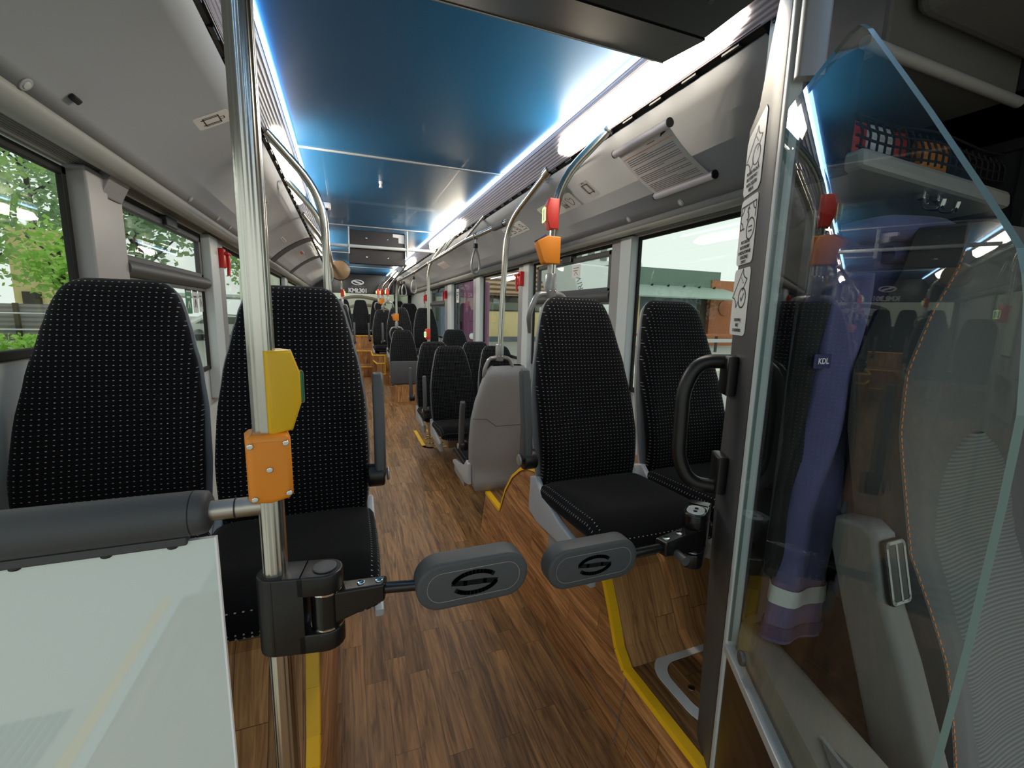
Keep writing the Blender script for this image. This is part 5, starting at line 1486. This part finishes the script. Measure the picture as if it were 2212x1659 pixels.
hammer('red emergency hammer on the right pillar by the middle pole', 1, 6.95, 1.76, 1.14)
hammer('red emergency hammer far back on the right, behind the middle pole', 1, 8.8, 1.76, 1.14)
def glass_sticker(label, s, y, z, w, h, mats):
    fr3 = frame((1.196 * s, y, z), (0, -s, 0), (0, 0, 1))
    r = tag(MB().slab(rrect(w, h, 0.008), 0.0015, fr3, 0.0005).build('window_sticker', mats[0], smooth=0), label, 'sticker', 'window stickers')
    b = MB()
    b.stroke([(-w * .32, h * .25), (w * .32, h * .25)], h * .06, fr3, 0.0022); b.stroke([(-w * .32, h * .05), (w * .2, h * .05)], h * .06, fr3, 0.0022); b.stroke([(-w * .2, -h * .3), (0, -h * .05), (w * .22, -h * .3)], h * .06, fr3, 0.0022)
    b.build('print', mats[1], r, smooth=0)
glass_sticker('green emergency exit sticker on the second left window', -1, 3.00, 1.53, 0.10, 0.17, ('green_label', 'white_letter'))
glass_sticker('white running figure sticker beside the green one on the second left window', -1, 3.12, 1.535, 0.09, 0.17, ('sticker', 'ink'))
glass_sticker('narrow white text sticker at the pillar edge of the second left window', -1, 3.22, 1.54, 0.07, 0.17, ('sticker', 'ink_grey'))
glass_sticker('white sticker on the right window half hidden behind the front right seat', 1, 3.42, 1.47, 0.10, 0.16, ('sticker', 'ink'))
glass_sticker('white framed sticker on the right door glass with the purple bus outside', 1, 6.45, 1.74, 0.16, 0.20, ('sticker', 'ink'))
glass_sticker('pale text sticker on the tilting sash of the second right window', 1, 2.85, 1.80, 0.12, 0.09, ('sticker', 'ink_grey'))
# hatch on the right front platform: half ring plate with a bolt
t = thing('floor_hatch', 'rounded steel ring plate with a bolt on the right front platform', 'hatch', (0.80, 0.97, 0.276))
fr = frame((0.80, 0.965, 0.2735), (1, 0, 0), (0, 1, 0))
outer = rrect(0.42, 0.30, 0.09, 8); inner = rrect(0.35, 0.225, 0.07, 8)
b = MB(); n = len(outer)
for i in range(n): b.quad([fr(*outer[i], 0.003), fr(*outer[(i + 1) % n], 0.003), fr(*inner[(i + 1) % n], 0.003), fr(*inner[i], 0.003)])
b.build('ring', 'hatch_white', t, smooth=0, solid=0.003)
bb = MB().slab(circ(0.012, 18, -0.135, 0.0), 0.004, fr, 0.001).build('bolt', 'steel', t)
# yellow floor marking in the low floor area
t = thing('floor_marking', 'yellow rounded frame with wheelchair sign painted on the floor beside the low seats', 'floor marking', (0.60, 5.3, 0.0))
b = MB(); ff = frame((0.78, 5.35, 0.002), (1, 0, 0), (0, 1, 0))
b.stroke(rrect(0.75, 1.35, 0.08, 6), 0.04, ff, 0.0015, closed=True); b.build('outline', 'yellow', t, smooth=0)
b = MB(); b.stroke(circ(0.12, 20, -0.22, -0.4), 0.03, ff, 0.0015, closed=True); b.stroke([(-0.22, -0.28), (-0.22, 0.1), (-0.05, 0.15)], 0.03, ff, 0.0015); b.stroke([(-0.30, 0.35), (-0.18, 0.5)], 0.03, ff, 0.0015); b.build('symbol', 'yellow', t, smooth=0)
# ------------------------------------------------------------------ outside
GZ = -0.35
b = MB(); b.quad([(-70, -30, GZ), (70, -30, GZ), (70, 110, GZ), (-70, 110, GZ)])
struct(b.build('ground', 'asphalt', smooth=0))
def outbox(name, label, cat, lo, hi, mat, group=None, root=None):
    b = MB(); b.box(lo, hi)
    o = b.build(name, mat, root, smooth=0)
    return o
# green clad building
t = thing('shop_building', 'low shop building with grey-green cladding and sloped canopy roof, outside the front right window', 'building', (19.5, 26, GZ))
outbox('cladding', 0, 0, (15.2, 24, 3.55), (24.1, 27.5, 4.72), 'green_metal', root=t)
b = MB(); b.hexa([(15.0, 21.6, 2.72), (24.9, 21.6, 2.72), (24.3, 24.2, 3.62), (15.2, 24.2, 3.62), (15.0, 21.6, 2.80), (24.9, 21.6, 2.80), (24.3, 24.2, 3.70), (15.2, 24.2, 3.70)]); b.build('canopy', 'green_roof', t, smooth=0)
outbox('front_wall', 0, 0, (15.3, 24.1, GZ), (17.6, 24.6, 3.55), 'wall_yellow', root=t)
outbox('shop_wall', 0, 0, (17.6, 24.2, GZ), (22.4, 24.7, 3.55), 'wall_bluegrey', root=t)
outbox('shop_window', 0, 0, (22.4, 24.2, GZ), (23.5, 24.7, 3.2), 'shop_dark', root=t)
outbox('slat_tower', 0, 0, (23.3, 23.9, GZ), (25.6, 26, 4.15), 'slat_orange', root=t)
b = MB(); b.tube([(18.2, 25.5, 4.7), (18.2, 25.5, 5.15)], [0.38, 0.30], seg=16); b.build('roof_vent', 'white_panel', t, smooth=50)
b = MB()
for i in range(7): b.tube([(15.6 + 1.3 * i, 23.9, 3.55), (15.6 + 1.3 * i, 23.7, 3.65)], 0.06, seg=8)
b.build('lamp', 'black_matt', t, smooth=50)
b = MB(); b.slab(circ(0.55, 24), 0.05, frame((24.6, 23.88, 2.3), (1, 0, 0), (0, 0, 1)), 0.02); b.build('round_sign', 'slat_orange', t)
# slatted building with yellow wall
t = thing('slatted_building', 'building with slatted wood upper front and yellow wall below, seen past the right pole', 'building', (11, 30, GZ))
outbox('slat_front', 0, 0, (6.0, 28, 2.75), (14.6, 36, 5.6), 'slat_wood', root=t)
outbox('dark_band', 0, 0, (6.0, 28.4, 2.30), (14.6, 36, 2.75), 'shop_dark', root=t)  # dark strip between the slats and the window row
outbox('yellow_wall', 0, 0, (6.0, 28.3, 0.0), (14.6, 36, 1.72), 'wall_yellow', root=t)
outbox('plinth', 0, 0, (6.0, 28.2, GZ), (14.6, 36, 0.0), 'wall_bluegrey', root=t)
for i in range(5): outbox('shop_window', 0, 0, (6.3 + 1.65 * i, 28.3, 1.78), (7.8 + 1.65 * i, 28.6, 2.30), 'glass_dark', root=t)
outbox('window_rail', 0, 0, (6.0, 28.25, 1.72), (14.6, 28.5, 1.80), 'shop_dark', root=t)
# white lorry body with letters
t = thing('white_truck', 'white box vehicle with upright dark lettering, seen through the tilting right window', 'truck', (11.5, 21, GZ))
b = MB(); b.hexa([(11.45, 20, 0.6), (12.95, 20, 0.6), (12.95, 24, 0.6), (11.45, 24, 0.6), (10.25, 20, 4.14), (12.62, 20, 4.08), (12.62, 24, 4.08), (10.25, 24, 4.14)]); b.build('body', 'white_panel', t, smooth=0, bevel=0.08)
outbox('chassis', 0, 0, (11.5, 20.2, 0.1), (12.8, 23.8, 0.62), 'shop_dark', root=t)
for x in (11.6, 12.5):
    MB().tube([(x, 20.9, 0.15), (x + 0.3, 20.9, 0.15)], 0.5, seg=20).build('wheel', 'black_rubber', t, smooth=50)
text('lettering', 'DRIVE', 0.42, 'ink_grey', (10.80, 19.97, 3.10), (-0.32, 0, 0.95), (-0.95, 0, -0.32), t, sx=1.15, weight=-0.004)
# tall pale block behind
t = thing('office_block', 'tall pale block with dark window slots behind the white vehicle', 'building', (18, 42, GZ))
outbox('wall', 0, 0, (12, 40, GZ), (26, 48, 11.5), 'white_panel', root=t)
for i in range(9):
    for z in (4.6, 7.2, 9.6): outbox('window', 0, 0, (12.6 + 1.45 * i, 39.9, z), (13.3 + 1.45 * i, 40.1, z + 1.5), 'glass_dark', root=t)
# buses parked on the right
def bus(label, x0, x1, y0, y1, mat, zt=2.85):
    t = thing('parked_bus', label, 'bus', ((x0 + x1) / 2, (y0 + y1) / 2, GZ))
    b = MB(); b.box((x0, y0, 0.0), (x1, y1, zt)); b.build('body', mat, t, smooth=0, bevel=0.12, bseg=3)
    b = MB(); b.box((x0 - 0.01, y0 + 0.4, 1.15), (x1 + 0.01, y1 - 0.3, 2.2)); b.build('side_glass', 'glass_dark', t, smooth=0)
    b = MB(); b.box((x0 + 0.2, y0 - 0.02, 1.15), (x1 - 0.2, y0 + 0.1, 2.25)); b.build('front_glass', 'glass_dark' if mat != 'bus_purple' else 'bus_purple', t, smooth=0, bevel=0.05)
    for y in (y0 + 1.5, y1 - 2.0):
        for x in (x0 + 0.02, x1 - 0.02): MB().tube([(x - 0.04, y, 0.13), (x + 0.04, y, 0.13)], 0.48, seg=20).build('wheel', 'black_rubber', t, smooth=50)
    MB().slab(circ(0.13, 18), 0.04, lambda u, v, w: Vector((x0 + 0.35 + u, y0 - 0.02 - w, 0.55 + v)), 0.01).build('headlamp', 'white_panel', t)
    return t
bus('purple bus end close behind the slatted building side, seen through the right door glass', 4.25, 5.4, 18.0, 28, 'bus_purple')
bus('grey-blue bus beside the purple one, seen through the right door glass', 3.35, 4.05, 18.3, 28, 'bus_blue', 3.0)
bus('green bus standing left of the grey-blue one, seen behind the middle pole', 2.2, 3.15, 19.5, 30, 'bus_green', 3.1)
# guard rail and kerb on the right
t = thing('guard_rail', 'orange and grey road barrier in front of the shop building', 'barrier', (22, 19, GZ))
outbox('top_beam', 0, 0, (13, 19.0, 0.55), (27, 19.1, 0.68), 'slat_orange', root=t)
outbox('grey_beam', 0, 0, (13, 19.05, 0.20), (27, 19.15, 0.40), 'alu', root=t)
for i in range(8): outbox('rail_post', 0, 0, (13.5 + 1.9 * i, 19.1, GZ), (13.62 + 1.9 * i, 19.2, 0.6), 'bark', root=t)
b = MB(); b.box((6, 11.2, GZ), (40, 13.2, GZ + 0.12)); struct(b.build('kerb_right', 'kerb', smooth=0))
# trees
def tree(name, label, x, y, h, r, mat, seed, trunk=0.25, n=420, leaf=0.32, zb=None):
    rnd = random.Random(seed)
    t = thing(name, label, 'tree', (x, y, GZ))
    zb = h * 0.32 if zb is None else zb
    b = MB(); b.tube([(x, y, GZ), (x + 0.1, y, zb), (x, y, h * 0.8)], [trunk, trunk * 0.75, 0.05], seg=10)
    for k in range(6):
        a = k * 2.4; q = zb + (h - zb) * (0.1 + 0.12 * k)
        b.tube([(x, y, q), (x + r * 0.6 * math.cos(a), y + r * 0.6 * math.sin(a), q + h * 0.16)], [trunk * 0.3, 0.03], seg=6)
    b.build('trunk', 'bark', t, smooth=60)
    b = MB()
    for k in range(int(n * 0.8)):
        while True:
            p = Vector((rnd.uniform(-1, 1), rnd.uniform(-1, 1), rnd.uniform(-1, 1)))
            if 0.25 < p.length < 1: break
        p = p * (0.55 + 0.45 * rnd.random())
        c = Vector((x + p.x * r, y + p.y * r, (h + zb) / 2 + p.z * (h - zb) / 2))
        for q in range(5):
            e1 = Vector((rnd.gauss(0, 1), rnd.gauss(0, 1), rnd.gauss(0, 0.6))).normalized(); e2 = e1.cross(Vector((rnd.gauss(0, 1), rnd.gauss(0, 1), rnd.gauss(0, 1)))).normalized()
            cc = c + Vector((rnd.gauss(0, leaf), rnd.gauss(0, leaf), rnd.gauss(0, leaf * 0.8))); s = leaf * rnd.uniform(0.35, 0.75)
            b.quad([cc - e1 * s, cc + e2 * s * 0.6, cc + e1 * s, cc - e2 * s * 0.6])
    b.build('crown', mat, t, smooth=0)
    return t
TR = [
 ('leafy_tree', 'large mid-green tree close behind the fence, filling the front left window', -13.6, 21.6, 10.5, 2.9, 'leaf', 1, 0.3, 620, 0.30, 0.6),
 ('leafy_tree', 'bright green young tree at the right edge of the front left window', -9.8, 20.5, 4.6, 1.25, 'leaf_light', 2, 0.14, 300, 0.20, 0.9),
 ('leafy_tree', 'tall dark tree behind the yellow wall, front left window', -17.0, 34.0, 14.5, 4.0, 'leaf_dark', 3, 0.35, 560, 0.36, 1.5),
 ('leafy_tree', 'broad tree crown seen through the tilting left window', -9.8, 27.0, 11.5, 2.9, 'leaf_dark', 4, 0.3, 560, 0.34, 2.2),
 ('leafy_tree', 'tree behind the parked cars, right of the second left pillar', -9.5, 50.0, 13.5, 4.2, 'leaf', 5, 0.3, 460, 0.36, 2.5),
 ('leafy_tree', 'dark tree far left beyond the rear left windows', -9.5, 66.0, 15.0, 5.5, 'leaf_dark', 6, 0.4, 420, 0.45, 2.5),
 ('leafy_tree', 'green tree beside the slat tower of the shop building', 27.6, 25.5, 3.9, 1.5, 'leaf', 7, 0.2, 300, 0.25, 0.0),
 ('leafy_tree', 'tall tree standing at the left edge of the front left window', -20.5, 24.0, 11.0, 3.4, 'leaf', 8, 0.3, 480, 0.34, 0.8),
]
for a in TR: tree(*a)
# fence, hedge, kerb, wall at the left
t = thing('board_fence', 'grey weathered board fence beyond the road, low in the front left window', 'fence', (-11, 18, GZ))
outbox('boards', 0, 0, (-19, 18.0, 0.35), (-7.6, 18.06, 1.48), 'corrugated', root=t)
for i in range(7): outbox('fence_post', 0, 0, (-18.6 + 1.75 * i, 17.9, GZ), (-18.5 + 1.75 * i, 18.0, 1.5), 'bark', root=t)
t = thing('road_railing', 'thin pale double road railing in front of the board fence', 'railing', (-11, 17.3, GZ))
for z in (0.72, 1.2): MB().tube([(-19, 17.3, z), (-7.4, 17.3, z)], 0.025, seg=8).build('bar', 'alu', t, smooth=60)
for i in range(6): MB().tube([(-18.4 + 2.1 * i, 17.3, GZ), (-18.4 + 2.1 * i, 17.3, 1.2)], 0.03, seg=8).build('rail_post', 'alu', t, smooth=60)
rnd = random.Random(11)
b = MB()
for k in range(2600):
    c = Vector((rnd.uniform(-19, -7.5), rnd.uniform(16.7, 17.2), rnd.uniform(0.0, 0.60))); s = rnd.uniform(0.05, 0.12)
    e1 = Vector((rnd.gauss(0, 1), rnd.gauss(0, 1), rnd.gauss(0, 1))).normalized(); e2 = e1.cross(Vector((rnd.gauss(0, 1), rnd.gauss(0, 1), rnd.gauss(0, 1)))).normalized()
    b.quad([c - e1 * s, c + e2 * s * 0.7, c + e1 * s, c - e2 * s * 0.7])
tag(b.build('hedge', 'leaf_light', smooth=0), 'low bright green hedge in front of the board fence', 'hedge', kind='stuff')
b = MB(); b.box((-24, 14.6, GZ), (-6, 16.6, 0.12)); struct(b.build('kerb_left', 'kerb', smooth=0))
t = thing('ochre_house', 'ochre house wall behind the tree trunk in the front left window', 'house', (-12.8, 26, GZ))
outbox('wall', 0, 0, (-13.6, 25.2, GZ), (-11.9, 28, 4.6), 'wall_yellow', root=t)
outbox('door', 0, 0, (-13.3, 25.1, GZ), (-12.7, 25.25, 2.0), 'shop_dark', root=t)
t = thing('utility_pole', 'dark utility pole rising through the trees in the front left window', 'pole', (-11.5, 19.6, GZ))
MB().tube([(-11.5, 19.6, GZ), (-11.5, 19.6, 4.6)], 0.17, seg=12).build('mast', 'bark', t, smooth=60)
# parked cars and a flat canopy, seen between the left pillars
def car(label, x, y, mat, rz=0.3):
    t = thing('parked_car', label, 'car', (x, y, GZ), rz, 'parked cars', world=False)
    MB().slab([(-2.1, 0.25), (2.1, 0.25), (2.15, 0.65), (1.5, 0.85), (0.9, 1.40), (-0.8, 1.45), (-1.7, 0.95), (-2.15, 0.80)], 1.7, lambda u, v, w: Vector((u, w - 0.85, v)), 0.1).build('body', mat, t)
    MB().slab([(1.30, 0.90), (0.85, 1.34), (-0.75, 1.38), (-1.45, 0.95)], 1.72, lambda u, v, w: Vector((u, w - 0.86, v)), 0.04).build('side_windows', 'glass_dark', t)
    for u in (-1.3, 1.35):
        for w in (-0.85, 0.75): MB().tube([(u, w, 0.32), (u, w + 0.12, 0.32)], 0.32, seg=18).build('wheel', 'black_rubber', t, smooth=50)
    return t
car('white parked car right of the second left pillar', -7.3, 30.5, 'car_white', 0.4)
car('dark parked car behind the white one', -7.8, 34.6, 'car_dark', 0.3)
car('pale parked car beside the shop tree on the far right', 28.8, 30.0, 'car_white', 0.5)
t = thing('flat_canopy', 'white flat canopy roof over the car park, behind the left pillars', 'canopy', (-8, 40, GZ))
outbox('roof', 0, 0, (-13, 36, 2.25), (-4.6, 44, 2.45), 'white_panel', root=t)
for x in (-12, -9, -5.5): outbox('column', 0, 0, (x, 36.5, GZ), (x + 0.2, 36.7, 2.25), 'alu', root=t)
# rear: pale hall with brown arches behind the rear window
t = thing('arched_hall', 'cream hall with brown curved roof edges, seen through the rear window', 'building', (0, 26, GZ))
outbox('wall', 0, 0, (-5, 24, GZ), (2.0, 30, 3.2), 'cream_wall', root=t)
for x0, z0, w in ((-0.75, 1.95, 2.3), (-0.45, 1.55, 2.2)):
    rows = []
    for i in range(19):
        q = i / 18; rows.append([Vector((x0 + w * q, 23.6, z0 + 0.40 * math.sin(PI * min(1, q)) ** 0.6 * (1 - 0.35 * q))), Vector((x0 + w * q, 23.6, z0 + 0.40 * math.sin(PI * min(1, q)) ** 0.6 * (1 - 0.35 * q) - 0.16))])
    MB().sheet(rows).build('arch_edge', 'arch_brown', t, smooth=60, solid=0.2)
# pavement with a drain grate at the front left doorway
b = MB(); b.box((-3.5, -2.5, GZ + 0.0), (-1.30, 1.6, GZ + 0.04)); struct(b.build('pavement_left', 'kerb', smooth=0))
t = thing('drain_grate', 'slotted drain grate in the pavement outside the front left door', 'grate', (-1.7, -0.5, GZ + 0.04))
b = MB()
for i in range(10): b.box((-1.9 + 0.035 * i, -0.75, GZ + 0.041), (-1.88 + 0.035 * i, -0.45, GZ + 0.05))
b.build('bars', 'post_grey', t, smooth=0)
